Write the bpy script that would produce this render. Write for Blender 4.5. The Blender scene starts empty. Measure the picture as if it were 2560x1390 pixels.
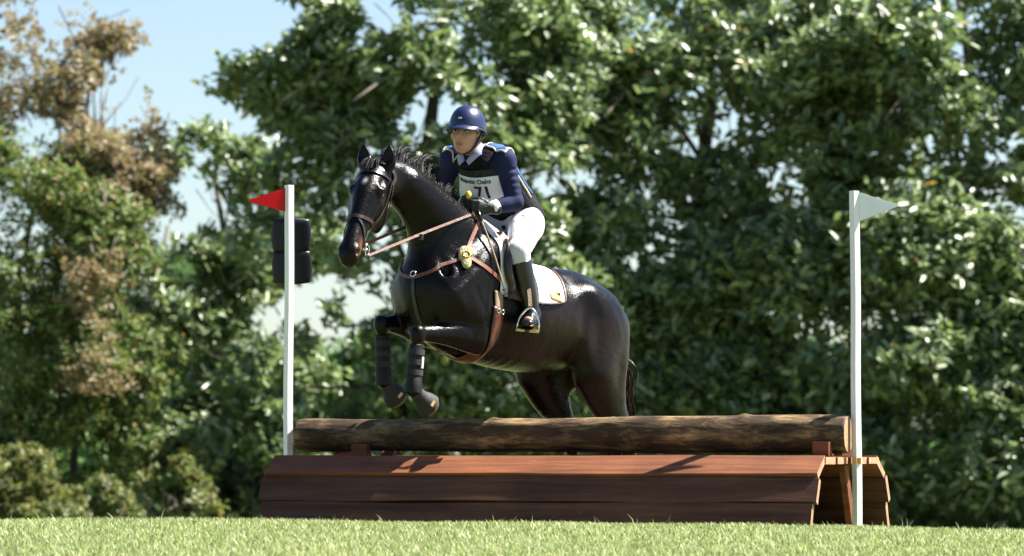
import bpy, bmesh, math, random
import numpy as np
from mathutils import Vector, Matrix
from mathutils.bvhtree import BVHTree
R = math.radians
scn = bpy.context.scene
COL = scn.collection

# ------------------------------------------------------------------ camera, sky, sun, exposure
CAM_Y, EYE = -26.0, 0.40
cd = bpy.data.cameras.new('camera'); cam = bpy.data.objects.new('camera', cd); COL.objects.link(cam)
cd.sensor_width = 36.0
cd.lens = 36.0 * 460 * 26 / 2560
cam.location = (0, CAM_Y, EYE)
PITCH = math.atan((1135 - 695) / (460 * 26.0))
cam.rotation_euler = (R(90) + PITCH, 0, 0)
cd.clip_start = 0.5; cd.clip_end = 6000
cd.dof.use_dof = True; cd.dof.focus_distance = 26.0; cd.dof.aperture_fstop = 3.9
scn.camera = cam

SUN = Vector((0.590, 0.180, 0.780)).normalized()
sl = bpy.data.lights.new('sun', 'SUN'); so = bpy.data.objects.new('sun', sl); COL.objects.link(so)
sl.energy = 5.0; sl.angle = R(0.5); sl.color = (1.0, 0.955, 0.88)
so.rotation_euler = (-SUN).to_track_quat('-Z', 'Y').to_euler(); so.location = (8, 4, 14)
wd = bpy.data.worlds.new('World'); scn.world = wd; wd.use_nodes = True
wn = wd.node_tree; bg = wn.nodes['Background']
sk = wn.nodes.new('ShaderNodeTexSky'); sk.sky_type = 'NISHITA'; sk.sun_disc = False
sk.sun_elevation = math.asin(SUN.z); sk.sun_rotation = math.atan2(SUN.x, SUN.y)
sk.air_density = 0.85; sk.dust_density = 0.5; sk.ozone_density = 2.0
wn.links.new(sk.outputs[0], bg.inputs[0]); bg.inputs[1].default_value = 0.05
scn.view_settings.view_transform = 'Standard'; scn.view_settings.look = 'None'
scn.view_settings.exposure = 1.75; scn.view_settings.gamma = 1.0
scn.view_settings.use_curve_mapping = False

# ------------------------------------------------------------------ helpers
def mesh_obj(name, V, F, mat, parent=None, smooth=False, loc=(0, 0, 0)):
    """V in world metres; the object's origin goes to loc (or sits at its parent's origin)."""
    V = np.asarray(V, dtype=np.float64).reshape(-1, 3)
    if parent is not None:
        p = parent
        off = np.zeros(3)
        while p is not None:
            off += np.array(p.location); p = p.parent
        V = V - off
    else:
        V = V - np.array(loc)
    me = bpy.data.meshes.new(name)
    if isinstance(F, np.ndarray):
        n, k = F.shape
        me.vertices.add(len(V)); me.vertices.foreach_set('co', V.astype(np.float32).ravel())
        me.loops.add(n * k); me.loops.foreach_set('vertex_index', F.astype(np.int32).ravel())
        me.polygons.add(n)
        me.polygons.foreach_set('loop_start', np.arange(0, n * k, k, dtype=np.int32))
        me.update(calc_edges=True); me.validate()
    else:
        me.from_pydata([tuple(v) for v in V], [], F)
        me.update()
    if smooth:
        me.polygons.foreach_set('use_smooth', np.ones(len(me.polygons), dtype=bool))
    if mat is not None:
        me.materials.append(mat)
    o = bpy.data.objects.new(name, me); COL.objects.link(o)
    if parent is not None:
        o.parent = parent
    else:
        o.location = loc
    return o

def empty(name, loc, label=None, cat=None, group=None):
    o = bpy.data.objects.new(name, None); o.empty_display_size = 0.1
    o.location = loc; COL.objects.link(o)
    if label: tag(o, label, cat, group)
    return o

def tag(o, label, cat=None, group=None, kind=None):
    if label: o['label'] = label
    if cat: o['category'] = cat
    if group: o['group'] = group
    if kind: o['kind'] = kind
    return o

class MB:
    def __init__(s): s.v = []; s.f = []
    def add(s, V, F):
        n = len(s.v); s.v += [tuple(map(float, v)) for v in V]; s.f += [tuple(i + n for i in f) for f in F]
    def box(s, c, ax, ay, az):
        """centre and three half-axis vectors"""
        c, ax, ay, az = (np.array(q, float) for q in (c, ax, ay, az))
        V = [c + i * ax + j * ay + k * az for i in (-1, 1) for j in (-1, 1) for k in (-1, 1)]
        F = [(0, 1, 3, 2), (4, 6, 7, 5), (0, 4, 5, 1), (2, 3, 7, 6), (0, 2, 6, 4), (1, 5, 7, 3)]
        s.add(V, F)
    def tube(s, pts, rad, n=8, cap=True):
        P = [np.array(p, float) for p in pts]
        if not hasattr(rad, '__len__'): rad = [rad] * len(P)
        t0 = P[1] - P[0]
        up = np.array([0, 0, 1.0]) if abs(t0[2]) < 0.9 * np.linalg.norm(t0) else np.array([1.0, 0, 0])
        V = []
        for i, p in enumerate(P):
            t = P[min(i + 1, len(P) - 1)] - P[max(i - 1, 0)]
            t = t / (np.linalg.norm(t) + 1e-9)
            a = np.cross(up, t); a /= np.linalg.norm(a) + 1e-9
            b = np.cross(t, a); up = b if abs(np.dot(b, t)) < .5 else up
            for k in range(n):
                q = 2 * math.pi * k / n
                V.append(p + rad[i] * (math.cos(q) * a + math.sin(q) * b))
        F = []
        for i in range(len(P) - 1):
            for k in range(n):
                k2 = (k + 1) % n
                F.append((i * n + k, i * n + k2, (i + 1) * n + k2, (i + 1) * n + k))
        if cap:
            F.append(tuple(range(n))[::-1]); F.append(tuple(range((len(P) - 1) * n, len(P) * n)))
        s.add(V, F)
    def build(s, name, mat, parent=None, smooth=False, loc=(0, 0, 0), bevel=0):
        o = mesh_obj(name, s.v, s.f, mat, parent, smooth, loc)
        if bevel:
            b = o.modifiers.new('bevel', 'BEVEL'); b.width = bevel; b.segments = 2; b.limit_method = 'ANGLE'
        return o

def catmull(P, n):
    P = np.asarray(P, float); out = []
    for i in range(len(P) - 1):
        p0 = P[max(i - 1, 0)]; p1 = P[i]; p2 = P[i + 1]; p3 = P[min(i + 2, len(P) - 1)]
        for t in np.arange(n) / n:
            out.append(.5 * ((2 * p1) + (-p0 + p2) * t + (2 * p0 - 5 * p1 + 4 * p2 - p3) * t * t + (-p0 + 3 * p1 - 3 * p2 + p3) * t ** 3))
    out.append(P[-1]); return np.array(out)

# ---- signed distance modelling: smooth unions of swept ellipses and ellipsoids, meshed by surface nets
def ell_d(o1, o2, o3, r1, r2, r3):
    k0 = np.sqrt((o1 / r1) ** 2 + (o2 / r2) ** 2 + (o3 / r3) ** 2) + 1e-9
    k1 = np.sqrt((o1 / r1 ** 2) ** 2 + (o2 / r2 ** 2) ** 2 + (o3 / r3 ** 2) ** 2) + 1e-9
    return k0 * (k0 - 1) / k1

def sweep(pts, k=.03, lat=(0, 1, 0), n=4, sub=False):
    """pts rows: x y z r_lateral r_other"""
    return ('s', catmull(pts, n), np.array(lat, float), k, sub)
def ell(c, r, k=.03, M=None, sub=False):
    return ('e', np.array(c, float), np.array(r, float), k, np.eye(3) if M is None else np.array(M, float), sub)

class Field:
    def __init__(s, lo, hi, vox):
        s.lo = np.array(lo, float); s.vox = vox
        s.n = np.ceil((np.array(hi) - s.lo) / vox).astype(int) + 1
        s.D = np.full(s.n, 1.0, dtype=np.float32)
        s.ax = [s.lo[i] + vox * np.arange(s.n[i]) for i in range(3)]
    def sl(s, lo, hi):
        a = np.clip(np.floor((lo - s.lo) / s.vox).astype(int), 0, s.n)
        b = np.clip(np.ceil((hi - s.lo) / s.vox).astype(int) + 1, 0, s.n)
        return a, b
    def pts(s, a, b):
        return np.meshgrid(*[s.ax[i][a[i]:b[i]] for i in range(3)], indexing='ij')
    def add(s, prims):
        for p in prims:
            if p[0] == 's':
                _, P, lat, k, sub = p
                m = P[:, 3:5].max() + k + 3 * s.vox
                A, B = s.sl((P[:, :3] - m).min(0), (P[:, :3] + m).max(0))
                if np.any(B <= A): continue
                d = np.full(B - A, 1.0)
                for i in range(len(P) - 1):
                    p0, p1 = P[i], P[i + 1]
                    mm = max(p0[3:5].max(), p1[3:5].max()) + k + 3 * s.vox
                    a, b = s.sl(np.minimum(p0[:3], p1[:3]) - mm, np.maximum(p0[:3], p1[:3]) + mm)
                    if np.any(b <= a): continue
                    X, Y, Z = s.pts(a, b)
                    ab = p1[:3] - p0[:3]; L2 = ab @ ab + 1e-12; dn = ab / math.sqrt(L2)
                    t = np.clip(((X - p0[0]) * ab[0] + (Y - p0[1]) * ab[1] + (Z - p0[2]) * ab[2]) / L2, 0, 1)
                    ox = X - p0[0] - t * ab[0]; oy = Y - p0[1] - t * ab[1]; oz = Z - p0[2] - t * ab[2]
                    e1 = lat - (lat @ dn) * dn; e1 /= np.linalg.norm(e1) + 1e-9; e2 = np.cross(dn, e1)
                    r1 = p0[3] + t * (p1[3] - p0[3]); r2 = p0[4] + t * (p1[4] - p0[4])
                    dd = ell_d(ox * e1[0] + oy * e1[1] + oz * e1[2], ox * e2[0] + oy * e2[1] + oz * e2[2],
                               ox * dn[0] + oy * dn[1] + oz * dn[2], r1, r2, np.minimum(r1, r2))
                    q = tuple(slice(a[j] - A[j], b[j] - A[j]) for j in range(3))
                    d[q] = np.minimum(d[q], dd)
            else:
                _, c, r, k, M, sub = p
                m = r.max() + k + 3 * s.vox
                A, B = s.sl(c - m, c + m)
                if np.any(B <= A): continue
                X, Y, Z = s.pts(A, B); X = X - c[0]; Y = Y - c[1]; Z = Z - c[2]
                d = ell_d(X * M[0, 0] + Y * M[0, 1] + Z * M[0, 2], X * M[1, 0] + Y * M[1, 1] + Z * M[1, 2],
                          X * M[2, 0] + Y * M[2, 1] + Z * M[2, 2], *r)
            q = tuple(slice(A[j], B[j]) for j in range(3))
            a = s.D[q]
            if sub:
                b = -d; h = np.clip(.5 - .5 * (b - a) / -k * -1, 0, 1) if False else np.clip(.5 + .5 * (b - a) / k, 0, 1)
                s.D[q] = a + (b - a) * h + k * h * (1 - h)
            else:
                h = np.clip(.5 + .5 * (d - a) / k, 0, 1)
                s.D[q] = d + (a - d) * h - k * h * (1 - h)
        return s
    def mesh(s):
        D = s.D; S = D < 0; n = np.array(D.shape) - 1
        cnt = np.zeros(n, int); acc = np.zeros(tuple(n) + (3,), np.float32); num = np.zeros(n, np.float32)
        def c(i, j, k): return (slice(i, i + n[0]), slice(j, j + n[1]), slice(k, k + n[2]))
        cs = [(i, j, k) for i in (0, 1) for j in (0, 1) for k in (0, 1)]
        for q in cs: cnt += S[c(*q)]
        act = (cnt > 0) & (cnt < 8)
        I = np.argwhere(act)
        pos = np.zeros((len(I), 3)); w = np.zeros(len(I))
        for q in cs:
            for axq in range(3):
                if q[axq] == 0:
                    q2 = list(q); q2[axq] = 1
                    d0 = D[I[:, 0] + q[0], I[:, 1] + q[1], I[:, 2] + q[2]]
                    d1 = D[I[:, 0] + q2[0], I[:, 1] + q2[1], I[:, 2] + q2[2]]
                    x = (d0 < 0) != (d1 < 0)
                    t = np.where(x, d0 / np.where(x, d0 - d1, 1), 0)
                    pp = np.repeat(np.array([q], float), len(I), 0); pp[:, axq] = t
                    pos += pp * x[:, None]; w += x
        V = s.lo + s.vox * (I + pos / w[:, None])
        idx = np.full(n, -1, int); idx[tuple(I.T)] = np.arange(len(I))
        F = []
        for a in range(3):
            b, cc = (a + 1) % 3, (a + 2) % 3
            lo = [slice(None)] * 3; hi = [slice(None)] * 3
            lo[a] = slice(0, -1); hi[a] = slice(1, None)
            x = S[tuple(lo)] != S[tuple(hi)]
            E = np.argwhere(x)
            ok = (E[:, b] > 0) & (E[:, cc] > 0) & (E[:, b] < n[b]) & (E[:, cc] < n[cc])
            E = E[ok]
            ins = S[tuple(E.T)]
            def g(db, dc):
                e = E.copy(); e[:, b] += db; e[:, cc] += dc; return idx[tuple(e.T)]
            Q = np.stack([g(-1, -1), g(0, -1), g(0, 0), g(-1, 0)], 1)
            Q[~ins] = Q[~ins][:, ::-1]
            F.append(Q)
        return V, np.concatenate(F)

def blob(lo, hi, vox, prims):
    return Field(lo, hi, vox).add(prims).mesh()

# ------------------------------------------------------------------ materials
def nd(nt, t, **kw):
    n = nt.nodes.new(t)
    for k, v in kw.items(): setattr(n, k, v)
    return n

def material(name, col, rough=.6, metal=0, spec=.5, col2=None, nscale=8, stretch=(1, 1, 1), bump=0, bscale=40, coat=0, sheen=0, attr=None, trans=0, contrast=(.35, .65), detail=5):
    m = bpy.data.materials.new(name); m.use_nodes = True
    nt = m.node_tree; p = nt.nodes['Principled BSDF']
    p.inputs['Base Color'].default_value = (*col, 1)
    p.inputs['Roughness'].default_value = rough; p.inputs['Metallic'].default_value = metal
    p.inputs['Specular IOR Level'].default_value = spec
    p.inputs['Coat Weight'].default_value = coat; p.inputs['Coat Roughness'].default_value = .15
    p.inputs['Sheen Weight'].default_value = sheen
    tc = nd(nt, 'ShaderNodeTexCoord'); mp = nd(nt, 'ShaderNodeMapping')
    mp.inputs['Scale'].default_value = stretch
    nt.links.new(tc.outputs['Object'], mp.inputs[0])
    last = None
    if col2 is not None:
        nz = nd(nt, 'ShaderNodeTexNoise'); nz.inputs['Scale'].default_value = nscale; nz.inputs['Detail'].default_value = detail
        nz.inputs['Roughness'].default_value = .65
        nt.links.new(mp.outputs[0], nz.inputs['Vector'])
        rp = nd(nt, 'ShaderNodeValToRGB')
        rp.color_ramp.elements[0].position = contrast[0]; rp.color_ramp.elements[1].position = contrast[1]
        rp.color_ramp.elements[0].color = (*col, 1); rp.color_ramp.elements[1].color = (*col2, 1)
        nt.links.new(nz.outputs[0], rp.inputs[0]); last = rp.outputs[0]
        nt.links.new(last, p.inputs['Base Color'])
    if attr:
        at = nd(nt, 'ShaderNodeAttribute', attribute_name=attr)
        mx = nd(nt, 'ShaderNodeMix', data_type='RGBA', blend_type='MULTIPLY'); mx.inputs[0].default_value = 1
        if last is not None: nt.links.new(last, mx.inputs[6])
        else: mx.inputs[6].default_value = (*col, 1)
        nt.links.new(at.outputs['Color'], mx.inputs[7]); nt.links.new(mx.outputs[2], p.inputs['Base Color'])
        last = mx.outputs[2]
    if bump:
        bz = nd(nt, 'ShaderNodeTexNoise'); bz.inputs['Scale'].default_value = bscale; bz.inputs['Detail'].default_value = 4
        nt.links.new(mp.outputs[0], bz.inputs['Vector'])
        bp = nd(nt, 'ShaderNodeBump'); bp.inputs['Strength'].default_value = bump; bp.inputs['Distance'].default_value = .02
        nt.links.new(bz.outputs[0], bp.inputs['Height']); nt.links.new(bp.outputs[0], p.inputs['Normal'])
    if trans:
        tr = nd(nt, 'ShaderNodeBsdfTranslucent'); ms = nd(nt, 'ShaderNodeMixShader'); ms.inputs[0].default_value = trans
        if last is not None: nt.links.new(last, tr.inputs[0])
        else: tr.inputs[0].default_value = (*col, 1)
        out = nt.nodes['Material Output']
        nt.links.new(p.outputs[0], ms.inputs[1]); nt.links.new(tr.outputs[0], ms.inputs[2]); nt.links.new(ms.outputs[0], out.inputs[0])
    return m

M = {}
M['soil'] = material('soil', (.10, .13, .035), .9, col2=(.16, .17, .06), nscale=3)
M['grass'] = material('grass', (.34, .40, .14), .5, attr='tint', trans=.35, spec=.3)
M['leaf'] = material('leaf', (.14, .190, .075), .48, attr='tint', spec=1.0, trans=.36, coat=.9)
M['leaf'].node_tree.nodes['Principled BSDF'].inputs['Coat Roughness'].default_value = .40
M['fineleaf'] = material('fineleaf', (.15, .185, .07), .5, attr='tint', spec=.5, trans=.38)
M['bark'] = material('bark', (.085, .07, .055), .85, col2=(.16, .135, .105), nscale=6, stretch=(1, 1, .25), bump=.6, bscale=20)
M['plank'] = material('plank', (.25, .095, .045), .65, col2=(.37, .16, .08), nscale=5, stretch=(1, 1, 1), bump=.3, bscale=30)
M['endgrain'] = material('endgrain', (.30, .15, .075), .75, col2=(.42, .26, .15), nscale=30, bump=.2)
def coat_material():
    m = bpy.data.materials.new('coat'); m.use_nodes = True; nt = m.node_tree; p = nt.nodes['Principled BSDF']
    at = nd(nt, 'ShaderNodeAttribute', attribute_name='tint'); tc = nd(nt, 'ShaderNodeTexCoord')
    def noise(scale, detail=4, rough=.6, stretch=None):
        n = nd(nt, 'ShaderNodeTexNoise'); n.inputs['Scale'].default_value = scale; n.inputs['Detail'].default_value = detail; n.inputs['Roughness'].default_value = rough
        src = tc.outputs['Object']
        if stretch:
            mp = nd(nt, 'ShaderNodeMapping'); mp.inputs['Scale'].default_value = stretch; mp.inputs['Rotation'].default_value = (0, R(20), R(40)); nt.links.new(src, mp.inputs[0]); src = mp.outputs[0]
        nt.links.new(src, n.inputs['Vector']); return n.outputs[0]
    def mrange(v, a, b_, c, d):
        r = nd(nt, 'ShaderNodeMapRange'); r.inputs[1].default_value = a; r.inputs[2].default_value = b_; r.inputs[3].default_value = c; r.inputs[4].default_value = d
        nt.links.new(v, r.inputs[0]); return r.outputs[0]
    big = noise(7, 5, .65)
    mx = nd(nt, 'ShaderNodeMix', data_type='RGBA', blend_type='MULTIPLY'); mx.inputs[0].default_value = 1
    cr = nd(nt, 'ShaderNodeCombineColor'); v = mrange(big, .3, .7, .55, 1.6)
    for k in range(3): nt.links.new(v, cr.inputs[k])
    nt.links.new(at.outputs['Color'], mx.inputs[6]); nt.links.new(cr.outputs[0], mx.inputs[7]); nt.links.new(mx.outputs[2], p.inputs['Base Color'])
    fine = noise(70, 6, .7, (1, 1, 3.5)); nt.links.new(mrange(fine, .3, .7, .17, .34), p.inputs['Roughness'])
    p.inputs['Specular IOR Level'].default_value = .17
    b1 = nd(nt, 'ShaderNodeBump'); b1.inputs['Strength'].default_value = .30; b1.inputs['Distance'].default_value = .02; nt.links.new(noise(9, 4, .6), b1.inputs['Height'])
    b2 = nd(nt, 'ShaderNodeBump'); b2.inputs['Strength'].default_value = .35; b2.inputs['Distance'].default_value = .004; nt.links.new(fine, b2.inputs['Height']); nt.links.new(b1.outputs[0], b2.inputs['Normal'])
    b3 = nd(nt, 'ShaderNodeBump'); b3.inputs['Strength'].default_value = .25; b3.inputs['Distance'].default_value = .003; nt.links.new(noise(230, 2, .5, (1, 1, .4)), b3.inputs['Height']); nt.links.new(b2.outputs[0], b3.inputs['Normal'])
    nt.links.new(b3.outputs[0], p.inputs['Normal'])
    return m
M['coat'] = coat_material()
M['hair'] = material('hair', (.006, .005, .005), .6, spec=.3)
M['tailhair'] = material('tailhair', (.045, .016, .009), .5, col2=(.010, .006, .005), nscale=20, spec=.3)
M['white_paint'] = material('white_paint', (.60, .59, .56), .5, col2=(.79, .80, .81), nscale=5, contrast=(.28, .45), bump=.1, bscale=12)
M['red_flag'] = material('red_flag', (.72, .012, .018), .5, trans=.45)
M['white_flag'] = material('white_flag', (.70, .74, .76), .5, trans=.35)
M['black_plastic'] = material('black_plastic', (.004, .005, .008), .4, spec=.3)
M['orange_strap'] = material('orange_strap', (.75, .34, .06), .6)

# ------------------------------------------------------------------ ground
def gz(x, y):
    x = np.asarray(x, float); y = np.asarray(y, float)
    crest = .035 - .0155 * np.clip(x + .3, 0, 3.2) + .004 * np.clip(-x - .3, 0, 4) * 0
    near = crest + .030 * np.minimum(y + 1.9, 0)
    back = crest - .020 * np.maximum(y + 1.9, 0) * np.clip((y + 1.9) / 3.0, 0, 1)
    z = np.where(y < -1.9, near, back)
    z = np.where(y > 60, crest - .020 * 61.9 - .01 * np.clip(y - 60, 0, 400), z)
    return z + .008 * np.sin(x * 2.1 + y * .7) * np.clip(1.2 - np.abs(y + 1.5) / 30, .2, 1)

def build_ground():
    xs = np.concatenate([-np.geomspace(3000, 8.5, 24), np.linspace(-8, 8, 65), np.geomspace(8.5, 3000, 24)])
    ys = np.concatenate([[-400, -150, -80, -50, -35], np.linspace(-28, 8, 109), np.geomspace(8.6, 4000, 60)])
    X, Y = np.meshgrid(xs, ys, indexing='ij'); Z = gz(X, Y)
    V = np.stack([X, Y, Z], -1).reshape(-1, 3); ny = len(ys)
    i, j = np.meshgrid(np.arange(len(xs) - 1), np.arange(ny - 1), indexing='ij')
    a = (i * ny + j).ravel()
    F = np.stack([a, a + ny, a + ny + 1, a + 1], 1)
    o = mesh_obj('ground', V, F, M['soil'], smooth=True)
    o['kind'] = 'structure'
build_ground()

def blades(name, x0, x1, y0, y1, dens, hmin, hmax, seed, label):
    rng = np.random.default_rng(seed)
    n = int((x1 - x0) * (y1 - y0) * dens)
    x = rng.uniform(x0, x1, n); y = rng.uniform(y0, y1, n)
    clump = .5 + .5 * np.sin(x * 3.1 + 1.7 * np.sin(y * 2.3)) * np.sin(y * 2.7 + 1.3 * np.sin(x * 1.9))
    h = rng.uniform(hmin, hmax, n) * (.75 + .5 * clump)
    tall = rng.random(n) < .006; h[tall] *= rng.uniform(1.4, 2.3, tall.sum())
    w = rng.uniform(.0022, .0045, n); w[tall] *= .6
    ph = rng.uniform(0, 2 * np.pi, n); lean = rng.uniform(.1, .9, n) * h; ld = rng.uniform(0, 2 * np.pi, n)
    dx, dy = np.cos(ph) * w, np.sin(ph) * w
    z = gz(x, y) - .004
    lx, ly = np.cos(ld) * lean, np.sin(ld) * lean
    V = np.zeros((n, 5, 3))
    V[:, 0] = np.stack([x - dx, y - dy, z], 1); V[:, 1] = np.stack([x + dx, y + dy, z], 1)
    V[:, 2] = np.stack([x + .8 * dx + .35 * lx, y + .8 * dy + .35 * ly, z + .62 * h], 1)
    V[:, 3] = np.stack([x - .8 * dx + .35 * lx, y - .8 * dy + .35 * ly, z + .62 * h], 1)
    V[:, 4] = np.stack([x + lx, y + ly, z + h], 1)
    b = np.arange(n) * 5
    F = np.concatenate([np.stack([b, b + 1, b + 2], 1), np.stack([b, b + 2, b + 3], 1), np.stack([b + 3, b + 2, b + 4], 1)])
    o = mesh_obj(name, V.reshape(-1, 3), F, M['grass'])
    t = rng.random(n); dry = rng.random(n) < .30 + .15 * clump
    c = np.stack([.82 + .3 * t, .86 + .22 * t, .7 + .5 * t], 1)
    c[dry] = np.stack([1.4 + .35 * t[dry], 1.25 + .3 * t[dry], 1.7 + .9 * t[dry]], 1)
    dark = rng.random(n) < .12; c[dark] *= np.array([.55, .75, .6])
    col = np.ones((n, 5, 4)); col[:, :, :3] = c[:, None, :]
    a = o.data.color_attributes.new('tint', 'FLOAT_COLOR', 'POINT'); a.data.foreach_set('color', col.astype(np.float32).ravel())
    tag(o, label, 'grass', kind='stuff')
blades('grass', -4.4, 4.4, -8.0, 1.5, 2600, .018, .040, 3, 'short sunlit lime green grass in front of the jump')

# ------------------------------------------------------------------ trees
def bake_tint(o, col):
    a = o.data.color_attributes.new('tint', 'FLOAT_COLOR', 'POINT')
    a.data.foreach_set('color', np.asarray(col, np.float32).ravel())

def foliage(rng, lobes, ncl, L, W, per, gap, up=.5, seed=0, shell=.45):
    """leaf whorls through the volume of several ellipsoid lobes; returns verts, quads, per-leaf cluster ids"""
    vol = np.array([(l[3] * l[4] * l[5]) ** .75 * (l[6] if len(l) > 6 else 1) for l in lobes]); lobes = [l[:6] for l in lobes]; pick = rng.choice(len(lobes), ncl * 3, p=vol / vol.sum())
    Lb = np.array(lobes)[pick]
    d = rng.normal(size=(ncl * 3, 3)); d /= np.linalg.norm(d, axis=1)[:, None]
    r = (shell ** 3 + (1.06 ** 3 - shell ** 3) * rng.random(ncl * 3)) ** (1 / 3) * (1 + .10 * rng.normal(size=ncl * 3))
    C = Lb[:, :3] + d * r[:, None] * Lb[:, 3:6]
    s = seed * 1.7
    nz = (np.sin(C[:, 0] * 2.3 + s + 1.2 * np.sin(C[:, 2] * 1.7)) * np.sin(C[:, 2] * 2.6 + 1.1 * s) * .6 + np.sin(C[:, 1] * 2.2 + C[:, 0] * 1.3) * .35
          + np.sin(C[:, 0] * 5.1 + C[:, 2] * 3.3 + s) * np.sin(C[:, 2] * 5.7 - C[:, 1] * 3) * .4)
    keep = (nz > gap) & (C[:, 2] > gz(C[:, 0], C[:, 1]) + .1)
    C = C[keep][:ncl]; d = d[keep][:ncl]; n = len(C)
    ax = d * .50 + np.array([0, 0, up]) + np.array(SUN) * .35 + rng.normal(size=(n, 3)) * .35
    ax /= np.linalg.norm(ax, axis=1)[:, None]
    C = np.repeat(C, per, 0); A = np.repeat(ax, per, 0); m = len(C)
    rnd = rng.normal(size=(m, 3)); side = rnd - (rnd * A).sum(1)[:, None] * A; side /= np.linalg.norm(side, axis=1)[:, None]
    el = rng.uniform(-.15, .95, m)[:, None]
    D = side * np.cos(el) + A * np.sin(el)
    wv = np.cross(D, A) + .35 * rng.normal(size=(m, 3)); wv -= (wv * D).sum(1)[:, None] * D; wv /= np.linalg.norm(wv, axis=1)[:, None]
    N = np.cross(wv, D)
    l = (L * rng.uniform(.7, 1.2, m))[:, None]; w = (W * rng.uniform(.75, 1.2, m))[:, None]
    base = C + D * .02 + rng.normal(size=(m, 3)) * L * .25
    V = np.zeros((m, 6, 3))
    V[:, 0] = base; V[:, 3] = base + D * l - N * l * .12
    V[:, 1] = base + D * l * .33 - wv * w * .5 + N * w * .18; V[:, 2] = base + D * l * .70 - wv * w * .42 + N * w * .10
    V[:, 5] = base + D * l * .33 + wv * w * .5 + N * w * .18; V[:, 4] = base + D * l * .70 + wv * w * .42 + N * w * .10
    b = np.arange(m) * 6
    F = np.concatenate([np.stack([b, b + 1, b + 2, b + 3], 1), np.stack([b, b + 3, b + 4, b + 5], 1)])
    return V.reshape(-1, 3), F, m, C

def tree(name, label, group, x, y, lobes, ncl, leaf, tints, seed, H, tr=.16, gap=-.25, mat='leaf', up=.5, per=8, limbs=9, shell=.45, bough=16, core=True, cone=.40):
    rng = np.random.default_rng(seed)
    z0 = float(gz(x, y))
    # conical habit: skirts spread towards the light, the top draws back to the leader
    lobes = [(x + l[0], y + l[1] + cone * (l[2] - H * .45), z0 + l[2], l[3], l[4], l[5], l[6] if len(l) > 6 else 1) for l in lobes]
    root = empty(name, (x, y, z0), label, 'tree', group)
    mb = MB(); n = 9
    path = [np.array([x + .12 * math.sin(i * 1.1 + seed), y + .1 * math.cos(i * .9 + seed) + cone * (H * i / n - H * .45) * min(1, i / 4) + .5 * min(1, i / 4), z0 - .1 + H * i / n]) for i in range(n + 1)]
    mb.tube(path, [tr * (1.25 - 1.0 * i / n) if i else tr * 1.5 for i in range(n + 1)], 9)
    mb.build('trunk', M['bark'], root, True)
    for k in range(limbs):
        lb = MB(); i = rng.integers(2, n); p0 = path[i]
        L = lobes[rng.integers(len(lobes))]
        q = rng.normal(size=3); q /= np.linalg.norm(q)
        p2 = np.array(L[:3]) + q * np.array(L[3:6]) * .5
        p2[2] = max(p2[2], p0[2] * .8 + z0 * .2 + .1)
        p1 = (p0 + p2) / 2 + (rng.normal(size=3) * .15 + np.array([0, 0, .15])) * min(1, H / 5)
        pts = catmull([p0, p1, p2], 4)
        r0 = tr * (.45 - .03 * i)
        lb.tube(pts, list(np.linspace(r0, .012, len(pts))), 6)
        for s in range(4):
            a = pts[rng.integers(2, len(pts) - 1)]; e = a + (rng.normal(size=3) * .4 + np.array([0, 0, .2])) * min(1, H / 5)
            lb.tube([a, (a + e) / 2 + rng.normal(size=3) * .05, e], [r0 * .3, r0 * .2, .008], 5)
        lb.build('limb', M['bark'], root, True)
    # every bough is a ragged clump of its own, so that tops catch the sun and undersides fall into shade
    boughs = []
    for L in lobes:
        rm = (L[3] * L[4] * L[5]) ** (1 / 3)
        for q in range(bough):
            v = rng.normal(size=3); v /= np.linalg.norm(v)
            if v[1] > .45: v[1] *= -1
            k = rng.uniform(.72, 1.0); r = rm * rng.uniform(.26, .46)
            boughs.append((L[0] + v[0] * L[3] * k, L[1] + v[1] * L[4] * k + cone * v[2] * L[5] * k, L[2] + v[2] * L[5] * k, r * 1.25, r, r * .75, L[6]))
        if core: boughs.append((L[0], L[1] + L[4] * .3, L[2], L[3] * .7, L[4] * .5, L[5] * .7, L[6] * .6))
    lobes = boughs
    V, F, m, C = foliage(rng, lobes, ncl, leaf[0], leaf[1], per, gap, up, seed, shell)
    o = mesh_obj('crown', V, F, M[mat], root)
    o['kind'] = 'stuff'
    t = rng.random((m, 1)); base = np.array(tints[0]) * (1 - t) + np.array(tints[1]) * t
    odd = rng.random(m) < tints[3]; base[odd] = np.array(tints[2]) * rng.uniform(.7, 1.2, (odd.sum(), 1))
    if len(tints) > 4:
        pale = rng.random(m) < tints[4]; base[pale] = np.array([2.3, 2.15, 2.5]) * rng.uniform(.8, 1.3, (pale.sum(), 1))  # sun glare painted in: random leaves tinted near white as glints
    col = np.ones((m, 6, 4)); col[:, :, :3] = base[:, None, :]
    bake_tint(o, col)
    return root

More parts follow.
